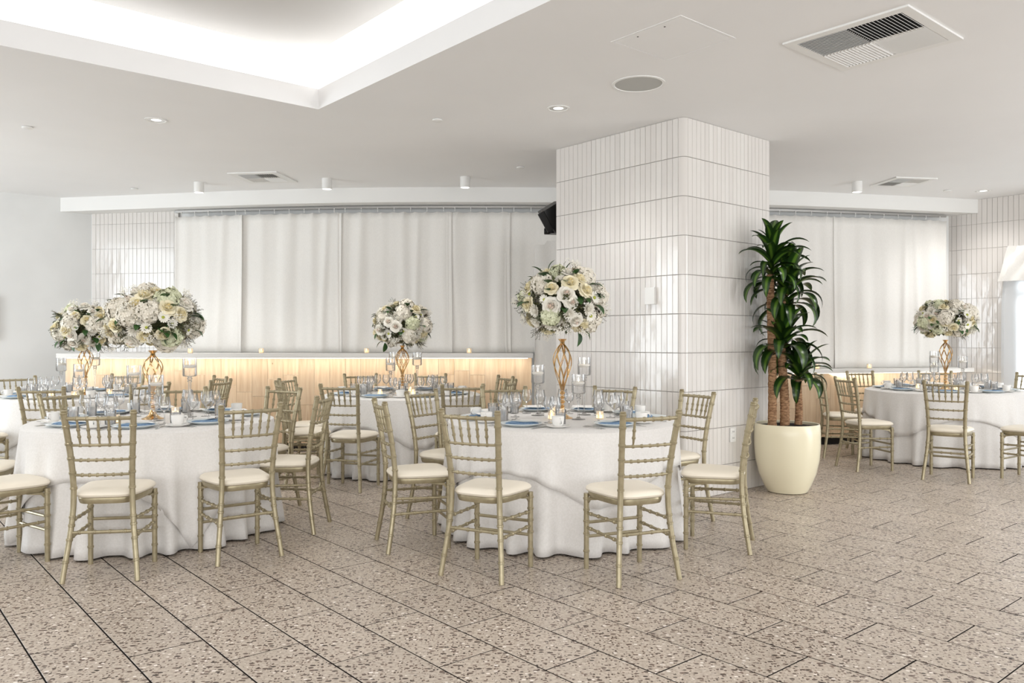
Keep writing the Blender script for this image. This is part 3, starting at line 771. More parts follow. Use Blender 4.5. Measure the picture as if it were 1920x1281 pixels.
def make_chair():
    ch = empty('banquet_chair')
    for s in (-1, 1):
        b = MB(); ringed_tube(b, lambda z, s=s: (s*interp(POST, z)[0], interp(POST, z)[1], z), 0, .905, .0145, .0172, [.11, .225, .30, .345, .50, .585, .665, .745, .84], 10, 26)
        b.lathe([(.014, .900), (.0195, .907), (.0195, .913), (.014, .918), (.0185, .922), (.012, .927)], 10, (s*.175, -.237, 0))
        b.build('back_post', m_chair, ch)
        b = MB(); ringed_tube(b, lambda z, s=s: (s*.176, .163+.004*(.43-z), z), 0, .43, .0145, .0160, [.10, .20, .27, .335, .40], 10, 8)
        b.build('leg', m_chair, ch)
    def rail_pt(z, t, bow):      # t from -1 to 1
        x, y = interp(POST, z); return (x*t, y-bow*(1-t*t), z)
    b = MB(); ringed_tube(b, lambda t: rail_pt(.882, t, .022), -1, 1, .0105, .0105, [-.62, -.31, 0, .31, .62], 8, 10); b.build('top_rail', m_chair, ch)
    for z in (.737, .655, .573):
        b = MB(); ringed_tube(b, lambda t, z=z: rail_pt(z, t, .02), -1, 1, .0075, .0075, [-.66, -.4, -.13, .13, .4, .66] if z != .737 else [-.62, -.31, 0, .31, .62], 8, 10); b.build('back_rail', m_chair, ch)
    for k in (-2, -1, 0, 1, 2):
        t = k*.31
        def f(z, t=t):
            a = rail_pt(.737, t, .02); c = rail_pt(.882, t, .022); u = (z-.737)/(.145); return tuple(a[i]+(c[i]-a[i])*u for i in range(3))
        b = MB(); ringed_tube(b, f, .737, .882, .0078, .0072, [.783, .822], 8, 10, .005, .0028, lambda u: .55+.45*min(1, u/.3) if u < .3 else 1-.2*max(0, (u-.6)/.4))
        b.build('spindle', m_chair, ch)
    def bar(name, p, q, r, rings, n=8):
        b = MB(); ringed_tube(b, lambda t: tuple(p[i]+(q[i]-p[i])*t for i in range(3)), 0, 1, r, r, rings, n, 4); b.build(name, m_chair, ch)
    x, y = interp(POST, .262); bar('stretcher', (-x, y, .262), (x, y, .262), .0088, [.14, .38, .62, .86])
    for s in (-1, 1):
        for z0, z1 in ((.325, .318), (.232, .236)):
            x, y = interp(POST, z0); bar('stretcher', (s*x, y, z0), (s*.176, .165, z1), .0085, [.15, .38, .62, .85])
    for z in (.262, .182): bar('stretcher', (-.176, .165, z), (.176, .165, z), .0095, [])
    # seat frame + cushion : rounded trapezoid outlines
    def outline(inset, n=40, e=4.2, front=.205, back=.158, yf=.205, yb=-.178):
        pts = []
        for i in range(n):
            a = 2*pi*i/n; ca, sa = cos(a), sin(a)
            x = abs(ca)**(2/e)*(1 if ca >= 0 else -1); y = abs(sa)**(2/e)*(1 if sa >= 0 else -1)
            yy = (yf+yb)/2+y*((yf-yb)/2-inset); hw_ = back+(front-back)*((yy-yb)/(yf-yb))-inset
            pts.append((x*hw_, yy))
        return pts
    b = MB()
    b.loft([[(x, y, z) for x, y in outline(i)] for i, z in ((.03, .408), (.018, .410), (.014, .42), (.010, .438), (.012, .443))])
    for s in (-1, 1):        # curved apron brackets under the side rails
        q = [(.05, .41), (.14, .41), (.155, .37), (.13, .395)]
        B = len(b.v)
        for xx in (s*.165, s*.178): b.v += [(xx, y-.0, z) for y, z in q]
        for f in ((0, 1, 2, 3), (7, 6, 5, 4), (0, 3, 7, 4), (1, 0, 4, 5), (2, 1, 5, 6), (3, 2, 6, 7)): b.face([B+i for i in f])
    b.build('seat_frame', m_chair, ch)
    b = MB()
    b.loft([[(x, y, z) for x, y in outline(i)] for i, z in ((.012, .444), (.002, .450), (-.002, .460), (.003, .473), (.018, .483), (.05, .489), (.10, .491), (.145, .492))])
    b.build('seat_pad', m_pad, ch)
    return ch
chair0 = make_chair()
CH = [  # x, y, rotation deg, label, group
 (-2.248, 4.537, 9, 'gold banquet chair nearest the camera on the left, backing the front left table', 1),
 (-1.671, 4.907, 37, 'gold banquet chair turned right of the nearest left chair at the front left table', 1),
 (-1.532, 5.569, 87, 'gold banquet chair seen side-on at the right side of the front left table', 1),
 (-1.937, 6.212, 151, 'gold banquet chair pushed in at the right rear of the front left table', 1),
 (-3.05, 5.75, -110, 'gold banquet chair back at the left rear of the front left table', 1),
 (-2.60, 6.215, 190, 'gold banquet chair pushed in behind the front left table, behind the tall candles', 1),
 (-2.97, 4.695, -35, 'gold banquet chair cut by the left edge of the photo, lowest seat on the left', 1),
 (-3.52, 5.30, -75, 'gold banquet chair with only a cushion corner showing at the left edge, front left table', 1),
 (-3.789, 6.678, 4, 'gold banquet chair backing the back left table, second back from the left edge', 5),
 (-3.353, 7.159, 56, 'gold banquet chair at the right front of the back left table, behind the front candles', 5),
 (-4.66, 6.98, -25, 'gold banquet chair at the left edge, only its cushion front showing, back left table', 5),
 (-3.22, 8.226, 130, 'gold banquet chair at the right rear of the back left table', 5),
 (-2.99, 7.66, 80, 'gold banquet chair seen almost edge-on between the left tables and the middle table', 5),
 (-4.25, 8.66, 180, 'gold banquet chair against the planks directly behind the back left table', 5),
 (-4.95, 8.13, -135, 'gold banquet chair in front of the left wall behind the back left table', 5),
 (-1.410, 7.084, -16, 'gold banquet chair backing the middle table on its left front side', 3),
 (-.467, 7.054, 12, 'gold banquet chair backing the middle table on its right front side', 3),
 (-2.0, 7.95, -100, 'gold banquet chair farther of the two at the left of the middle table', 3),
 (-1.88, 7.342, -64, 'gold banquet chair nearer of the two at the left of the middle table', 3),
 (-1.60, 8.70, 200, 'gold banquet chair behind the middle table, left of its vase', 3),
 (-.95, 8.74, 170, 'gold banquet chair behind the middle table, right of its vase', 3),
 (-.28, 8.305, 116, 'gold banquet chair farther of the two at the right of the middle table', 3),
 (-.24, 7.580, 75, 'gold banquet chair nearer of the two at the right of the middle table', 3),
 (-.611, 5.138, -70, 'gold banquet chair seen side-on at the left of the front centre table', 2),
 (-.477, 5.90, -122, 'gold banquet chair at the left rear of the front centre table, behind the side-on chair', 2),
 (-.125, 4.554, -27, 'gold banquet chair with a full row of spindles backing the front centre table', 2),
 (1.295, 5.118, 71, 'gold banquet chair side-on at the right of the front centre table beside the cream pot', 2),
 (1.161, 5.835, 118, 'silvery gold banquet chair against the tiled column at the front centre table', 2),
 (.712, 6.30, 150, 'gold banquet chair between the front centre table and the left face of the column', 2),
 (-.055, 6.29, 183, 'gold banquet chair pushed in behind the front centre table, left of the tall vase', 2),
 (4.092, 7.527, -36, 'gold banquet chair backing the far right table, nearest of its chairs', 4),
 (3.581, 8.125, -81, 'gold banquet chair side-on at the left of the far right table', 4),
 (3.66, 8.95, -100, 'gold banquet chair between the cream pot and the far right table', 4),
 (4.24, 9.45, 193, 'gold banquet chair against the right half wall, left of the far right vase', 4),
 (5.03, 9.50, 160, 'gold banquet chair against the right half wall, behind the far right vase', 4),
 (4.84, 7.52, 35, 'gold banquet chair cut by the right edge of the photo with its cushion showing', 4),
 (5.62, 9.06, 100, 'gold banquet chair whose post tip shows at the right edge before the daylight doorway', 4),
]
GR = {1: 'chairs around the front left table', 2: 'chairs around the front centre table', 3: 'chairs around the middle table', 4: 'chairs around the far right table', 5: 'chairs around the back left table'}
for x, y, r, lb, g in CH:
    thing_copy(chair0, (x, y, 0), radians(r), lb, 'chair', GR[g])
# the chair with a single spindle left
odd = empty('banquet_chair', (.650, 4.499, 0), radians(23)); tag(odd, 'gold banquet chair with only one spindle left in its back, front centre table', 'chair', GR[2])
sp_seen = 0
for ch in KIDS[chair0.name]:
    if ch.name.startswith('spindle'):
        sp_seen += 1
        if sp_seen != 1: continue
    c = ch.copy(); C.objects.link(c); c.parent = odd

# ------------------------------------------------------------------ tables and cloths
TZ = .745
def make_table():
    t = empty('round_table')
    b = MB(); b.lathe([(.70, TZ-.03), (.755, TZ-.03), (.76, TZ-.025), (.76, TZ-.004), (.755, TZ)], 48); b.build('tabletop', m_wood, t)
    for k in range(4):
        a = pi/4+k*pi/2
        b = MB(); b.tube([(.42*cos(a), .42*sin(a), TZ-.03), (.45*cos(a), .45*sin(a), 0)], .016, 8); b.build('leg', m_steel2, t)
    return t
table0 = make_table()
def cloth_pair(x, y, theta, seed, where, p_=4.0):
    rnd = random.Random(seed); r0 = .768
    fr = [(7, .4), (13, .7), (21, 1.2), (31, .6)]; ph = [rnd.uniform(0, 6.28) for _ in fr]
    def F(a):
        s = sum(w*sin(k*a+p+.6*sin(3*a+p)) for (k, w), p in zip(fr, ph))/1.9
        return math.tanh(s*1.6)*.9
    NA = 300
    def rad(a, d, over=0):
        g = min(d/.76, 1)
        return r0+.010+.038*g+.006*sqrt(max(d, 0))+.072*(g**1.3)*F(a)+over
    # floor-length round cloth
    b = MB(); rings = []
    for r in (.01, .3, .55, .72, .757): rings.append([(r*cos(2*pi*i/NA), r*sin(2*pi*i/NA), TZ+.003) for i in range(NA)])
    for d in (0.004, .015, .04, .08, .15, .25, .36, .47, .58, .68, .735):
        rings.append([(rad(2*pi*i/NA, d)*cos(2*pi*i/NA), rad(2*pi*i/NA, d)*sin(2*pi*i/NA), TZ+.002-d) for i in range(NA)])
    b.loft(rings, True, False)
    o = b.build('tablecloth', m_cloth, loc=(x, y, 0)); tag(o, 'floor-length white tablecloth with soft folds on '+where, 'tablecloth', 'floor-length tablecloths')
    o.modifiers.new('thickness', 'SOLIDIFY').thickness = .002
    # square topper
    aa = 1.065; b = MB(); rings = []
    NB = 360
    def Rsq(a):
        c, s = abs(cos(a-theta)), abs(sin(a-theta)); return aa/max(c, s) if p_ > 9 else (aa-.03)/(c**p_+s**p_)**(1/p_)
    def pt(a, s_):
        R = Rsq(a); L_ = R-r0        # hanging length at this angle
        if s_ <= 1: return (s_*(r0-.006)*cos(a), s_*(r0-.006)*sin(a), TZ+.0065)
        d = (s_-1)*L_; d0 = d; d = min(d, TZ-.012) if d < TZ-.012 else TZ-.012
        rr = rad(a, d, .015)+.006*sin(17*a+ph[0])*d0*d0
        # the cloth gathers towards its corner
        ac = theta+pi/4+round((a-theta-pi/4)/(pi/2))*pi/2
        pull = .26*min(1, d0/.75)**1.1
        a2 = a+(ac-a)*pull*.45
        rr += .012*max(0, d0-.35)*sin(31*(a-ac))
        return (rr*cos(a2), rr*sin(a2), TZ+.0055-d)
    for s_ in (.01, .5, .8, .93, 1.0): rings.append([pt(2*pi*i/NB, s_) for i in range(NB)])
    for k in range(1, 13): rings.append([pt(2*pi*i/NB, 1+(k/12)**1.4) for i in range(NB)])
    b.loft(rings, True, False)
    o = b.build('tablecloth_topper', m_cloth2, loc=(x, y, 0)); tag(o, 'square white topper cloth with pointed corners on '+where, 'tablecloth', 'square linen toppers')
    o.modifiers.new('thickness', 'SOLIDIFY').thickness = .002
CT = TZ+.0085
TABLES = [
 ('the front left table', -2.48, 5.575, radians(-51-45), [184, -124, -77, -33, 22, 62, 104, 145], 21),
 ('the front centre table by the column', .352, 5.62, radians(-76-45), [-173, -120, -59, -5, 28, 67, 106, 154], 22),
 ('the middle table', -1.115, 8.18, radians(-70-45), [-157, -108, -62, -18, 27, 72, 117, 162], 23),
 ('the far right table', 4.75, 8.85, radians(-58-45), [-160, -115, -70, -25, 20, 65, 110, 155], 24),
 ('the back left table', -4.28, 7.98, radians(-115-45), [-172, -125, -78, -30, 15, 60, 105, 150], 25),
]
# ------------------------------------------------------------------ tableware prototypes
def proto(name): return empty(name, (0, 0, -9))
def make_wine():
    b = MB(); b.lathe([(.001, .001), (.032, .001), (.033, .003), (.012, .006), (.0042, .012), (.0038, .045), (.004, .078), (.012, .086), (.028, .098), (.0375, .120), (.0385, .135), (.034, .160), (.0315, .178), (.0300, .178)], 18, cap1=False)
    return b.build('wine_glass', m_glass, None)
def make_tumbler():
    t = empty('water_tumbler'); b = MB()
    b.lathe([(.029, 0), (.031, .002), (.0355, .104), (.0335, .104), (.030, .010), (.001, .008)], 18, cap1=False); b.build('glass', m_glass, t)
    b = MB(); b.lathe([(.029, .010), (.0325, .078), (.001, .079)], 16, cap1=False)
    rnd = random.Random(3)
    for k in range(7):
        a = rnd.uniform(0, 6.28); r = rnd.uniform(0, .015); z = .02+.009*k; R = mathutils.Euler((rnd.random()*3, rnd.random()*3, 0)).to_matrix()
        b.box(-.009, .009, -.009, .009, -.009, .009, 0, lambda p: tuple(R @ mathutils.Vector(p)+mathutils.Vector((r*cos(a), r*sin(a), z))))
    b.build('ice_water', m_ice, t)
    return t
def make_goblet():
    g_ = empty('water_glass'); b = MB()
    b.lathe([(.028, 0), (.030, .002), (.036, .06), (.034, .085), (.033, .085), (.034, .06), (.028, .006), (.001, .005)], 18, cap1=False); b.build('glass', m_frost, g_)
    return g_
def make_cup():
    c = empty('coffee_cup'); b = MB()
    b.lathe([(.022, 0), (.024, .002), (.034, .016), (.039, .04), (.040, .066), (.0375, .067), (.036, .04), (.030, .016), (.001, .008)], 22, cap1=False); b.build('bowl', m_china, c)
    b = MB(); b.tube([(.036, 0, .056), (.052, 0, .058), (.060, 0, .045), (.054, 0, .028), (.034, 0, .020)], .0042, 6); b.build('handle', m_china, c)
    return c
def make_saucer():
    b = MB(); b.lathe([(.040, 0), (.042, .001), (.072, .012), (.076, .014), (.074, .016), (.042, .006), (.001, .005)], 28, cap1=False); return b.build('saucer', m_china)
def make_plate():
    b = MB(); b.lathe([(.080, 0), (.085, .001), (.120, .014), (.134, .020), (.133, .023), (.118, .018), (.086, .006), (.001, .005)], 36, cap1=False); return b.build('dinner_plate', m_plate)
def make_napkin():
    b = MB()
    def layer(w, l, z, t, dx=0, dy=0, pf=.006):
        rings = []
        for k, (i, zz) in enumerate(((.004, 0), (0, t*.3), (0, t*.7), (.006, t), (.02, t+pf), (.045, t+pf*1.4))):
            pts = []
            for (sx, sy) in ((-1, -1), (0, -1), (1, -1), (1, 0), (1, 1), (0, 1), (-1, 1), (-1, 0)):
                pts.append((dx+sx*(w/2-i), dy+sy*(l/2-i*.8), z+zz+.004*(abs(sy))*(1 if sx else 0)))
            rings.append(pts)
        b.loft(rings)
    layer(.11, .20, .010, .004, 0, 0, .003); layer(.10, .185, .015, .004, .004, .004, .004)
    return b.build('napkin', m_blue)
def make_card():
    b = MB(); M_ = mathutils.Euler((0, radians(4), 0)).to_matrix()
    b.box(-.048, .048, -.075, .075, -.0006, .0006, 0, lambda p: tuple(M_ @ mathutils.Vector(p)))
    return b.build('menu_card', m_paper, smooth=False)
def flat_bar(b, pts, th=.0022):
    """pts: (y, half width, z) along local y"""
    b.loft([[(-w_, y, z), (w_, y, z), (w_, y, z+th), (-w_, y, z+th)] for y, w_, z in pts])
def make_fork():
    f_ = empty('fork'); b = MB(); flat_bar(b, [(-.10, .007, .0), (-.05, .0045, .003), (.03, .003, .006), (.045, .004, .004), (.055, .012, .002), (.062, .0125, .002)]); b.build('handle', m_steel, f_)
    for k in range(4):
        b = MB(); x = (k-1.5)*.0072; b.loft([[(x-.0018, y, z), (x+.0018, y, z), (x+.0018, y, z+.002), (x-.0018, y, z+.002)] for y, z in ((.060, .002), (.08, .001), (.10, .004))]); b.build('tine', m_steel, f_)
    return f_
def make_knife():
    b = MB(); flat_bar(b, [(-.11, .007, 0), (-.02, .005, .002), (0, .004, .003), (.01, .008, .002), (.09, .009, .001), (.115, .002, .001)]); return b.build('knife', m_steel)
def make_spoon():
    s_ = empty('spoon'); b = MB(); flat_bar(b, [(-.10, .006, 0), (-.04, .004, .003), (.03, .003, .006), (.05, .006, .003)]); b.build('handle', m_steel, s_)
    b = MB(); b.lathe([(.0168, .006), (.014, .002), (.001, 0), ], 14, (0, 0, 0), cap1=False, cap0=False); o = b.build('bowl', m_steel, s_, loc=(0, .07, .001)); o.scale = (1, 1.5, 1)
    return s_
def make_stand(hgt):
    s_ = empty('candle_stand'); zb = hgt-.135; b = MB()
    b.lathe([(.001, 0), (.047, 0), (.048, .003), (.02, .008), (.007, .018), (.0055, .05), (.006, zb*.55), (.011, zb-.05), (.008, zb-.045), (.017, zb-.03), (.011, zb-.024), (.02, zb-.012), (.012, zb-.006), (.018, zb)], 18); b.build('stem', m_glass, s_)
    b = MB(); b.lathe([(.018, zb), (.044, zb+.004), (.0485, zb+.012), (.0485, hgt)], 24, cap1=False); b.build('bowl', m_glass, s_)
    b = MB(); b.lathe([(.0478, zb+.070), (.001, zb+.0702)], 20, cap0=False, cap1=False); b.build('water', m_ice2, s_)
    b = MB(); b.lathe([(.028, zb+.062), (.040, zb+.072), (.041, zb+.082), (.034, zb+.085), (.001, zb+.083)], 18, cap1=False); cd_ = b.build('floating_candle', m_wax, s_)
    b = MB(); b.lathe([(.001, 0), (.0045, .005), (.004, .013), (.001, .026)], 8, cap0=False, cap1=False); b.build('flame', m_flame, cd_, loc=(0, 0, zb+.088))
    return s_
m_ice2 = glass('clear_water', (.98, .98, .98, 1), .04, .05, .1)
def make_votive(s=1.0):
    v = empty('votive_candle'); b = MB()
    b.lathe([(.026, 0), (.029, .003), (.030, .056), (.028, .056), (.026, .006), (.001, .005)], 4 if s == 1 else 14, cap1=False); g_ = b.build('glass', m_votglass, v, smooth=False)
    b = MB(); b.lathe([(.0235, .007), (.0235, .030), (.001, .031)], 12, cap1=False); b.build('wax', m_votive, v)
    b = MB(); b.lathe([(.001, .031), (.0045, .036), (.001, .052)], 8, cap0=False, cap1=False); b.build('flame', m_flame, v)
    return v
m_votglass = glass('warm_frosted_glass', (1, .93, .82, 1), .2, .08, .3)
P = dict(wine=make_wine(), tumbler=make_tumbler(), goblet=make_goblet(), cup=make_cup(), saucer=make_saucer(), plate=make_plate(), napkin=make_napkin(), card=make_card(), fork=make_fork(), knife=make_knife(), spoon=make_spoon(), votive=make_votive(), tea=make_votive(.7),
         s1=make_stand(.42), s2=make_stand(.365), s3=make_stand(.31))
P['dfork'] = make_fork(); P['dfork'].scale = (.88, .88, .88)
SEAT = ['left', 'near left', 'near right', 'right', 'right rear', 'rear right', 'rear left', 'left rear']
def setting(tx, ty, deg, seat, where, short):
    a = radians(deg); e = (cos(a), sin(a)); tn = (-sin(a), cos(a))      # e outward, tn to the diner's right
    def at(r, s): return (tx+e[0]*r+tn[0]*s, ty+e[1]*r+tn[1]*s)
    rz = a+pi/2                                                      # local +y points to the centre
    J = lambda k=.012: random.uniform(-k, k)
    q = 'at the %s seat, %s' % (seat, short[4:])
    g = lambda k: '%s on %s' % (k, short)
    x, y = at(.585, 0); thing_copy(P['plate'], (x, y, CT), rz, 'pale round dinner plate '+q, 'plate', g('dinner plates'))
    nr = rz+pi/2+J(.25)
    thing_copy(P['napkin'], (x+J()-e[0]*.0, y+J(), CT), nr, 'folded blue napkin on the plate '+q, 'napkin', g('blue napkins'))
    thing_copy(P['card'], (x-e[0]*.03+tn[0]*.035+J(), y-e[1]*.03+tn[1]*.035+J(), CT+.040), nr+J(.3), 'white menu card on the napkin '+q, 'card', g('menu cards'))
    x, y = at(.60, -.165); thing_copy(P['fork'], (x, y, CT), rz+J(.05), 'inner steel fork beside the plate '+q, 'fork', g('inner forks'))
    x, y = at(.61, -.192); thing_copy(P['dfork'], (x, y, CT), rz+J(.05), 'outer shorter steel fork '+q, 'fork', g('outer forks'), .88)
    x, y = at(.60, .150); thing_copy(P['knife'], (x, y, CT), rz+J(.05), 'steel knife beside the plate '+q, 'knife', g('knives'))
    x, y = at(.455, .04); thing_copy(P['spoon'], (x, y, CT), rz+pi/2+J(.1), 'steel spoon laid above the plate '+q, 'spoon', g('spoons'))
    x, y = at(.555, .245); thing_copy(P['saucer'], (x, y, CT), rz, 'white saucer under the cup '+q, 'saucer', g('saucers'))
    thing_copy(P['cup'], (x, y, CT+.006), rz+random.uniform(-.9, .3), 'white coffee cup on its saucer '+q, 'cup', g('coffee cups'))
    x, y = at(.40, .135+J()); thing_copy(P['wine'], (x, y, CT), rz, 'clear stemmed wine glass '+q, 'wine glass', g('wine glasses'))
    x, y = at(.335, .06+J()); thing_copy(P['wine'], (x, y, CT), rz, 'clear stemmed water goblet towards the vase '+q, 'goblet', g('goblets'))
    x, y = at(.44, .215+J()); thing_copy(P['tumbler'], (x, y, CT), rz, 'clear tumbler of iced water '+q, 'tumbler', g('iced tumblers'))
SHORT = ['the front left table', 'the front centre table', 'the middle table', 'the far right table', 'the back left table']
for i, (where, tx, ty, th_, seats, seed) in enumerate(TABLES):
    thing_copy(table0, (tx, ty, 0), 0, 'round folding table hidden under the cloths of '+where, 'table', 'round tables')
    cloth_pair(tx, ty, th_, seed, where, 99 if i == 0 else 4.0)
    for s, deg in zip(SEAT, seats): setting(tx, ty, deg, s, where, SHORT[i])
STANDS = [  # table, dx, dy, kind, words
 (0, -.22, .17, 's2', 'medium height, left of the vase'), (0, .07, -.13, 's3', 'shortest, in front of the vase'), (0, .19, .14, 's1', 'tallest, right of the vase'),
 (1, -.165, .20, 's2', 'medium height, left of the vase'), (1, .105, -.09, 's3', 'shortest, just right of the vase'), (1, .175, .25, 's1', 'tallest, right rear of the vase'),
 (2, -.115, .17, 's1', 'tallest, left rear of the vase'), (2, -.105, -.10, 's2', 'medium height, left front of the vase'), (2, .16, -.08, 's1', 'tall, right of the vase'),
 (3, -.115, -.02, 's1', 'tallest, left of the vase'), (3, .21, .0, 's2', 'medium height, right of the vase'), (3, .0, .2, 's3', 'shortest, behind the vase'),
 (4, -.22, .05, 's2', 'medium height, left of the vase'), (4, .10, .08, 's1', 'tallest, right of the vase'), (4, .08, -.18, 's3', 'shortest, front right of the vase')]
for t, dx, dy, k, wd in STANDS:
    thing_copy(P[k], (TABLES[t][1]+dx, TABLES[t][2]+dy, CT), 0, 'glass pedestal with floating candle, '+wd+' on '+SHORT[t], 'candle holder', 'glass candle pedestals')
for t, vs in enumerate([[(.20, -.14, 'right'), (-.14, -.27, 'left front'), (.02, .3, 'rear')], [(-.08, -.10, 'left front'), (.255, -.06, 'right'), (-.05, .33, 'rear')], [(.13, -.18, 'right front'), (-.2, -.16, 'left front'), (.05, .26, 'rear')],
                        [(.03, -.2, 'front'), (.24, -.2, 'right front'), (-.22, .12, 'left')], [(.1, -.3, 'front'), (-.18, -.2, 'left front'), (.26, .05, 'right')]]):
    for dx, dy, wd in vs:
        thing_copy(P['votive'], (TABLES[t][1]+dx, TABLES[t][2]+dy, CT), random.uniform(.5, 1.0), 'glowing square glass votive at the %s of the vase on %s' % (wd, SHORT[t]), 'candle', 'votives on the tables')
for x, z, y, lb in ((-3.72, 1.142, 9.3, 'first from the tiled strip'), (-2.93, 1.142, 9.4, 'second from the tiled strip'), (-1.70, 1.142, 9.4, 'just left of the middle bouquet'), (-.50, 1.142, 9.4, 'right of the middle bouquet')):
    thing_copy(P['tea'], (x, y, z), 0, 'small lit glass votive on the left ledge, '+lb, 'candle', 'votives on the left ledge')
for x, lb in ((3.72, 'nearest the potted plant leaves'), (4.42, 'between the plant and the far right bouquet')):
    thing_copy(P['tea'], (x, WALL(x)-.3, .942), 0, 'small lit glass votive on the right ledge, '+lb, 'candle', 'votives on the right ledge')

# ------------------------------------------------------------------ vases
def make_vase(h, cage_r=.052, turns=.55):
    v = empty('wire_vase'); b = MB()
    b.lathe([(.001, 0), (.072, 0), (.073, .004), (.05, .012), (.028, .03), (.018, .055), (.014, .075), (.001, .076)], 24); b.build('foot', m_gold, v)
    c0 = .19; c1 = h-.035; b = MB(); z = .075; k = 0
    while z < c0:
        r = (.0175, .0125, .020, .013)[k % 4]; b.sphere((0, 0, z+.009), r, 12, 6, 1 if k % 2 else 0, .62); z += .0155; k += 1
    b.build('beaded_stem', [m_gold, m_crystal], v)
    b = MB(); n = 7
    for s in (-1, 1):
        for i in range(n):
            pts = []
            for t in frange(0, 1, 22):
                r = .010+cage_r*(sin(pi*t**1.55)**.9 if 0 < t < 1 else 0)
                a = 2*pi*i/n+s*t*2*pi*turns*.5
                pts.append((r*cos(a), r*sin(a), c0+(c1-c0)*t))
            b.tube(pts, .0033, 5)
    b.build('wire_cage', m_gold, v)
    b = MB(); b.lathe([(.012, c1-.004), (.018, c1), (.014, c1+.012), (.028, c1+.03), (.033, c1+.034), (.001, c1+.03)], 16, cap1=False); b.build('neck', m_gold, v)
    return v
# ------------------------------------------------------------------ flowers
def petal(b, base_r, lift, L_, w, curl, a, mi=0, cup=.3, n=4):
    """petal starting at base_r from the axis, leaning out with lift angle, curling"""
    rows = []
    for i in range(n+1):
        t = i/n; ww = w*(sin(pi*min(t*.8+.12, 1))**.6); ang = lift-curl*t
        r = base_r+L_*t*cos(ang); z = L_*t*sin(ang)
        row = []
        for s in (-1, -.4, .4, 1):
            rr = r-cup*ww*s*s*.6; row.append((rr*cos(a)-s*ww*sin(a), rr*sin(a)+s*ww*cos(a), z))
        rows.append(row)
    b.grid(rows, mi)
def rose_mesh(mt, mc):
    b = MB(); rnd = random.Random(5)
    for k, (n, br, lift, L_, w, curl, mi) in enumerate(((3, .001, 1.62, .034, .010, -.35, 1), (4, .003, 1.58, .034, .014, -.2, 1), (5, .006, 1.48, .034, .019, .0, 0), (5, .009, 1.28, .033, .023, .3, 0), (6, .011, 1.0, .033, .026, .6, 0), (7, .012, .62, .034, .028, .7, 0))):
        for i in range(n): petal(b, br, lift+rnd.uniform(-.06, .06), L_*rnd.uniform(.94, 1.04), w, curl, 2*pi*i/n+k*.55+rnd.uniform(-.1, .1), mi, .45)
    b.sphere((0, 0, .016), .010, 8, 4, 1)
    return b.mesh('rose', [mt, mc])
m_hyd_shade = mat('hydrangea_inner_shade', rgb(196, 192, 160), .9)  # darker inner ball, painted shade between the florets
def hyd_mesh(mt, R=.062, n=84, seed=1):
    b = MB(); rnd = random.Random(seed)
    b.sphere((0, 0, 0), R*.74, 12, 7, 1)
    for i in range(n):
        z = 1-1.5*(i+.5)/n; r = sqrt(max(0, 1-z*z)); a = i*2.39996
        N_ = mathutils.Vector((r*cos(a), r*sin(a), z)); q = N_.to_track_quat('Z', 'Y'); c = N_*R*rnd.uniform(.86, 1.06); q = (N_+mathutils.Vector([rnd.uniform(-.3, .3) for _ in range(3)])).to_track_quat('Z', 'Y'); tw_ = rnd.uniform(0, 1.5)
        for k in range(4):
            aa = k*pi/2+tw_; B = len(b.v)
            for (u, v_, h) in ((0, 0, -.003), (.009, -.0078, .0025), (.0165, 0, rnd.uniform(-.004, .004)), (.009, .0078, .0025)):
                p = mathutils.Vector((u*cos(aa)-v_*sin(aa), u*sin(aa)+v_*cos(aa), h)); b.v.append(tuple(c+q @ p))
            b.face([B, B+1, B+2, B+3])
    return b.mesh('hydrangea', [mt, m_hyd_shade])
def mum_mesh(layers, L_, w, mc, name, me_):
    b = MB(); rnd = random.Random(9)
    for k in range(layers):
        n = 15-k*2
        for i in range(n):
            a = 2*pi*i/n+k*.3; lift = .15+k*.38+rnd.uniform(-.08, .08); rows = []
            for t in (0, .4, .8, 1):
                ww = w*(.5, 1, .9, .4)[(0, .4, .8, 1).index(t)]; r = .006+L_*(1-.12*k)*t*cos(lift+.2*t); z = L_*(1-.12*k)*t*sin(lift+.2*t)
                rows.append([(r*cos(a)-s*ww*sin(a), r*sin(a)+s*ww*cos(a), z) for s in (-1, 1)])
            b.grid(rows)
    b.sphere((0, 0, .004), .009, 8, 5, 1, .7)
    return b.mesh(name, [m_mum, me_])
def leaf_mesh(L_=.075, w=.022, bend=.5, name='leaf', m=None):
    b = MB(); rows = []
    for i in range(7):
        t = i/6; ww = w*sin(pi*min(1, t*.93+.05))**.8; x = L_*t*cos(bend*t); z = -L_*t*sin(bend*t)*.8
        rows.append([(x, -ww, z+ww*.35), (x, 0, z), (x, ww, z+ww*.35)])
    b.grid(rows); return b.mesh(name, m or m_leaf)
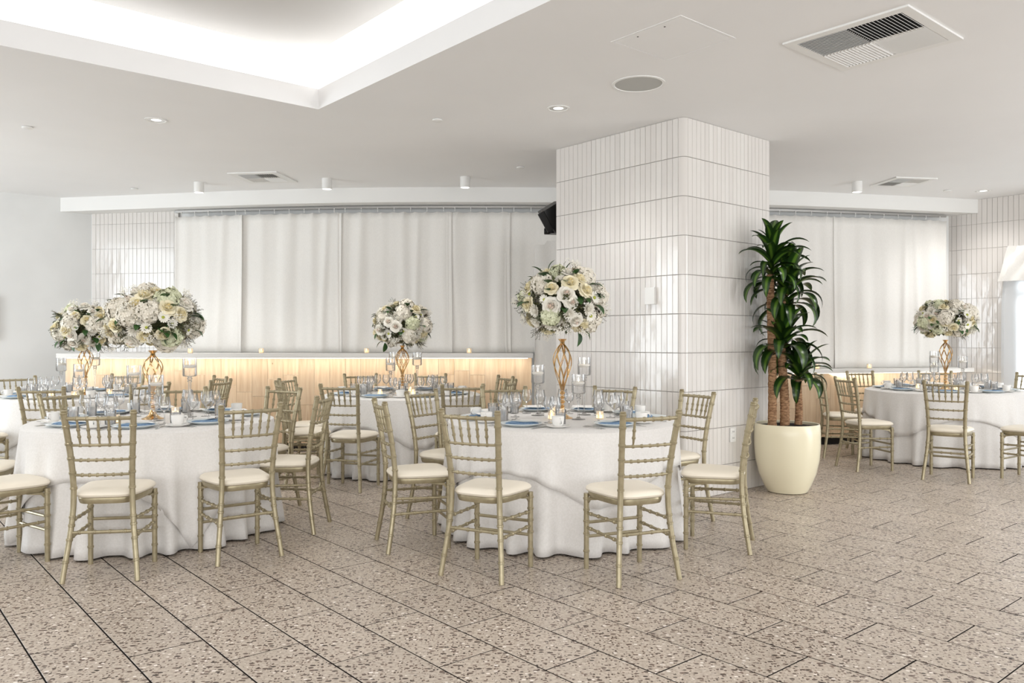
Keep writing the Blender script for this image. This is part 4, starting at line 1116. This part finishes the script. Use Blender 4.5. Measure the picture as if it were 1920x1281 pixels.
def sprig_mesh(seed, kind):
    """a spray of tiny blossoms or buds on thin stems: several tens of pieces too small to tell apart"""
    b = MB(); rnd = random.Random(seed)
    for k in range(11 if kind == 'breath' else 6):
        a = rnd.uniform(0, 6.28); t = rnd.uniform(0, .55); L_ = rnd.uniform(.07, .115)
        end = (L_*sin(t)*cos(a), L_*sin(t)*sin(a), L_*cos(t)); mid = (end[0]*.4, end[1]*.4, end[2]*.55)
        b.tube([(0, 0, 0), mid, end], [.0011, .0009, .0006], 4, 1)
        for j in range(6 if kind == 'breath' else 10):
            if kind == 'breath':
                c = [end[i]+rnd.uniform(-.016, .016) for i in range(3)]; b.sphere(c, rnd.uniform(.0028, .0045), 5, 3, 0)
            else:
                u = .35+.65*j/10; p = [end[i]*u for i in range(3)]; aa = rnd.uniform(0, 6.28); l2 = .011
                B = len(b.v); q = (p[0]+l2*cos(aa), p[1]+l2*sin(aa), p[2]+.006); w_ = (-sin(aa)*.0032, cos(aa)*.0032, 0)
                m_ = [(p[i]+q[i])/2 for i in range(3)]
                b.v += [tuple(p), (m_[0]+w_[0], m_[1]+w_[1], m_[2]+.002), q, (m_[0]-w_[0], m_[1]-w_[1], m_[2]+.002)]; b.face([B, B+1, B+2, B+3], 0)
    return b.mesh('sprig', [m_mum if kind == 'breath' else m_fill, m_twig])
FM = dict(rose=rose_mesh(m_rose, m_rosec), blush=rose_mesh(m_mum, m_blush), hyd=hyd_mesh(m_hyd), hydg=hyd_mesh(m_hydg, .056, 76, 2),
          mum=mum_mesh(4, .034, .0048, m_mum, 'chrysanthemum', m_mum), daisy=mum_mesh(1, .029, .0055, m_eye, 'daisy', m_eye),
          leaf=leaf_mesh(), breath=sprig_mesh(1, 'breath'), breath2=sprig_mesh(2, 'breath'), green=sprig_mesh(3, 'green'), green2=sprig_mesh(4, 'green'))
def bouquet(x, y, zc, rx, rz_, seed, label, leaf_bias=()):
    rnd = random.Random(seed); bq = empty('flower_arrangement', (x, y, zc)); tag(bq, label, 'flowers', 'tall flower arrangements')
    ry = rx*.95
    # leafy core
    b = MB()
    for k in range(900):
        z = rnd.uniform(-.9, 1); r = sqrt(1-z*z); a = rnd.uniform(0, 6.28); q = rnd.uniform(.52, .93)
        p = mathutils.Vector((rx*q*r*cos(a), ry*q*r*sin(a), rz_*q*z)); N_ = mathutils.Vector((r*cos(a), r*sin(a), z)); Q = (N_+mathutils.Vector([rnd.uniform(-.6, .6) for _ in range(3)])).to_track_quat('X', 'Z')
        B = len(b.v)
        for u, v_ in ((0, 0), (.02, -.009), (.042, 0), (.02, .009)): b.v.append(tuple(p+Q @ mathutils.Vector((u, v_, 0))))
        b.face([B, B+1, B+2, B+3])
    b.sphere((0, 0, 0), 1, 14, 9)
    n_s = 14*10
    for i in range(len(b.v)-n_s, len(b.v)):
        vx = b.v[i]; b.v[i] = (vx[0]*rx*.5, vx[1]*ry*.5, vx[2]*rz_*.5)
    core = b.build('foliage', m_fill, bq); core['kind'] = 'stuff'
    N = 72; kinds = ['rose']*14+['hyd']*9+['hydg']*5+['blush']*8+['mum']*10+['daisy']*9; rnd.shuffle(kinds); i = 0
    placed = []
    for k in range(N):
        z = 1-1.86*(k+.5)/N; r = sqrt(max(0, 1-z*z)); a = k*2.39996+seed+rnd.uniform(-.15, .15)
        kd = kinds[k % len(kinds)]
        big = kd.startswith('hyd')
        q = .90 if big else rnd.uniform(.9, 1.03)
        if z < -.5: q *= .93
        N_ = mathutils.Vector((r*cos(a)/rx, r*sin(a)/ry, z/rz_)).normalized()
        p = (rx*q*r*cos(a), ry*q*r*sin(a), rz_*q*z)
        if big and any((p[0]-u[0])**2+(p[1]-u[1])**2+(p[2]-u[2])**2 < .11**2 for u in placed): kd = 'mum'; big = False
        if big: placed.append(p)
        sc = (rnd.uniform(.92, 1.12) if big else rnd.uniform(.95, 1.3)) * (rx/.30)**.5 * {'hyd': 1.32, 'hydg': 1.3, 'rose': 1.28, 'blush': 1.2, 'daisy': 1.15}.get(kd, 1.1)
        eul = (N_+mathutils.Vector([rnd.uniform(-.22, .22) for _ in range(3)])).to_track_quat('Z', 'Y').to_euler()
        nm = {'hyd': 'hydrangea', 'hydg': 'hydrangea', 'blush': 'rose', 'mum': 'chrysanthemum'}.get(kd, kd)
        o = link(nm, FM[kd], bq, loc=p, rot=eul, scale=sc)
        if kd == 'blush': o['label'] = 'white rose with a blush heart'
        if kd == 'hydg': o['label'] = 'pale green hydrangea head'
    for k in range(70):
        z = rnd.uniform(-.85, .95); r = sqrt(1-z*z); a = rnd.uniform(0, 6.28); kd = rnd.choice(('breath', 'breath2', 'green', 'green', 'green2'))
        q = rnd.uniform(.76, .94); N_ = mathutils.Vector((r*cos(a), r*sin(a), z))
        link('sprig', FM[kd], bq, loc=(rx*q*r*cos(a), ry*q*r*sin(a), rz_*q*z), rot=(N_+mathutils.Vector((0, 0, -.1))).to_track_quat('Z', 'Y').to_euler(), scale=rnd.uniform(.7, 1.05))
    for k in range(28):
        z = rnd.uniform(-.7, .85); r = sqrt(1-z*z); a = rnd.uniform(0, 6.28); q = rnd.uniform(.88, 1.0); N_ = mathutils.Vector((r*cos(a), r*sin(a), z+rnd.uniform(-.4, .4)))
        link('leaf', FM['leaf'], bq, loc=(rx*q*r*cos(a), ry*q*r*sin(a), rz_*q*z), rot=N_.to_track_quat('X', 'Z').to_euler(), scale=rnd.uniform(1.0, 1.4))
    for (lx, ly, lz, dx, dy, dz, s) in leaf_bias:
        link('leaf', FM['leaf'], bq, loc=(lx, ly, lz), rot=mathutils.Vector((dx, dy, dz)).to_track_quat('X', 'Z').to_euler(), scale=s)
    return bq
VS = [ # table, dx, dy, vase height, bouquet centre z, rx, rz, seed
 (0, -.01, .0, .475, 1.435, .285, .195, 3, 'the large full white and cream bouquet over the front left table'),
 (1, .0, .0, .555, 1.555, .275, .225, 8, 'the round white bouquet with daisies in front of the tiled column'),
 (2, .0, .0, .49, 1.445, .27, .22, 13, 'the white bouquet over the middle table in front of the curtains'),
 (3, .02, .0, .545, 1.52, .285, .19, 17, 'the white bouquet over the far right table'),
 (4, .05, .0, .49, 1.41, .265, .22, 23, 'the smaller greener bouquet over the back left table, leftmost of all')]
LB_ = {1: [(-.14, -.05, .20, -.5, 0, .8, 1.3), (-.10, -.05, .23, .2, 0, 1, 1.2), (-.16, -.08, .17, -1, 0, .2, 1.2), (.02, -.05, .22, .2, 0, 1, 1.1), (.10, -.12, -.20, .3, -.2, -1, 1.4), (.13, -.12, -.18, .9, -.2, -.6, 1.3)],
       0: [(.02, -.22, .07, -.3, -.3, -.9, 1.3), (.03, -.23, .08, .4, -.3, .8, 1.3), (.0, -.22, .07, -1, -.2, -.2, 1.1), (.16, -.15, -.08, -.3, -.2, -1, 1.3), (.17, -.15, -.08, 1, -.2, -.3, 1.2), (.17, -.15, -.07, .3, -.2, .9, 1.1)],
       2: [(-.24, -.03, .10, -1, 0, .1, 1.1), (-.20, -.05, -.16, -.7, -.1, -.4, 1.2), (-.17, -.05, -.18, .1, -.1, -1, 1.3), (.22, -.1, .0, .8, -.1, .3, 1.1)],
       3: [(.25, -.1, -.08, .8, -.2, -.4, 1.2), (-.22, -.05, .14, -.8, -.1, .6, 1.0), (.14, -.15, -.06, 0, -.2, -1, 1.3)],
       4: [(.0, -.15, .1, 0, -.1, 1, 1.3), (-.03, -.15, -.14, -.2, -.4, -1, 1.2)]}
for t, dx, dy, h, zc, rx, rz_, seed, wd in VS:
    x, y = TABLES[t][1]+dx, TABLES[t][2]+dy
    v = make_vase(h, .055 if t < 2 else .058); v.location = (x, y, CT); tag(v, 'gold wire vase under '+wd.replace('in front of the ', 'by the '), 'vase', 'gold wire vases')
    bouquet(x, y, zc, rx, rz_, seed, wd, LB_[t])
# drooping sprig of the far right bouquet
# ------------------------------------------------------------------ potted dracaena
pd = empty('potted_dracaena', (2.36, 6.90, 0)); tag(pd, 'tall dracaena with three bare canes in a cream pot beside the tiled column', 'plant')
b = MB(); b.lathe([(.001, 0), (.150, 0), (.165, .006), (.195, .06), (.235, .16), (.262, .28), (.272, .40), (.272, .50), (.268, .575), (.262, .585), (.255, .58), (.258, .50), (.001, .50)], 48); b.build('pot', m_pot, pd)
b = MB(); rnd = random.Random(4); rings = []
for r in (.256, .2, .14, .07, .001): rings.append([(r*cos(2*pi*i/28), r*sin(2*pi*i/28), .558+(0 if r > .25 else rnd.uniform(-.006, .018))) for i in range(28)])
b.loft(rings, False, True); b.build('soil', m_soil, pd)
canes = [((-.135, -.02), (-.145, -.02), 1.86, .034), ((-.02, .0), (-.045, -.01), 1.235, .037), ((.10, .02), (.11, .02), .955, .030)]
for (bx, by), (tx, ty), zt, r in canes:
    b = MB(); pts = []; rad = []; n = 46
    for i in range(n+1):
        t = i/n; pts.append((bx+(tx-bx)*t+.006*sin(t*5), by+(ty-by)*t, .545+(zt-.545)*t)); rad.append(r*(1.08-.16*t)+(.0022 if i % 2 else 0)+rnd.uniform(-.0008, .0008))
    b.tube(pts, rad, 12); b.build('cane', m_bark, pd)
def drac_leaf(L_, w, droop):
    b = MB(); rows = []; x = z = 0; n = 12; ang = .95
    for i in range(n+1):
        t = i/n; ww = w*(.35+.65*sin(pi*min(1, t*1.15+.1))**.7 if t < .5 else max(0.02, (1-((t-.5)/.5)**2.0))**.75*.98)
        rows.append([(x, -ww, z+ww*.30), (x, -ww*.5, z+ww*.06), (x, 0, z-ww*.02), (x, ww*.5, z+ww*.06), (x, ww, z+ww*.30)])
        ang -= droop/n*(.5+t); x += L_/n*cos(ang); z += L_/n*sin(ang)
    b.grid(rows, 0, True); return b.mesh('leaf', m_drac)
DL = [drac_leaf(.42, .056, 1.6), drac_leaf(.45, .056, 2.2), drac_leaf(.38, .058, 1.0), drac_leaf(.44, .052, 2.6)]
def head(cx, cy, cz, n, spread, seed, sc=1.0, tall=.18):
    rnd = random.Random(seed)
    for k in range(n):
        t = k/(n-1)                                     # 0 lowest, 1 the upright crown
        a = k*2.39996+seed+rnd.uniform(-.2, .2)
        lift = -.75+1.35*t+rnd.uniform(-.12, .12)
        me = DL[1] if t < .3 and k % 2 else DL[3] if t < .4 else DL[0] if t < .75 else DL[2]
        comp = cos(a)*V[0]+sin(a)*V[1]
        gap = (2.36+cx-CX)*(-V[0])+(6.90+cy-CY)*(-V[1])-.03
        reach = .40*sc*max(.35, cos(lift))
        if comp > 0 and reach*comp > gap:
            if reach*comp > gap*1.7: a += pi
        sc_l = gap/(reach*comp) if (comp > 0 and gap < reach*comp <= gap*1.7) else 1
        q = mathutils.Euler((0, -lift*.9, 0)).to_matrix(); R = mathutils.Euler((0, 0, a)).to_matrix() @ q
        s = sc*sc_l*rnd.uniform(.82, 1.08)*(.9 if t > .85 else 1)
        link('leaf', me, pd, loc=(cx+.015*cos(a), cy+.015*sin(a), cz-tall/2+tall*t), rot=R.to_euler(), scale=(s, s*rnd.uniform(.9, 1.15), s))
head(-.135, -.02, 1.95, 44, 1, 1, .80, .34)
head(.02, .03, 1.72, 38, 1, 2.2, .90, .30)
b = MB(); b.tube([(-.14, -.02, 1.5), (-.09, 0, 1.56), (-.02, .02, 1.62), (.02, .03, 1.75)], [.02, .018, .016, .012], 8); b.build('branch', m_bark, pd)
head(-.045, -.01, 1.27, 34, 1, 3.1, .95, .16)
head(.11, .02, 1.0, 26, 1, 4.4, .84, .12)

# ------------------------------------------------------------------ clean up
for o in bpy.data.objects:
    if '_used' in o: del o['_used']
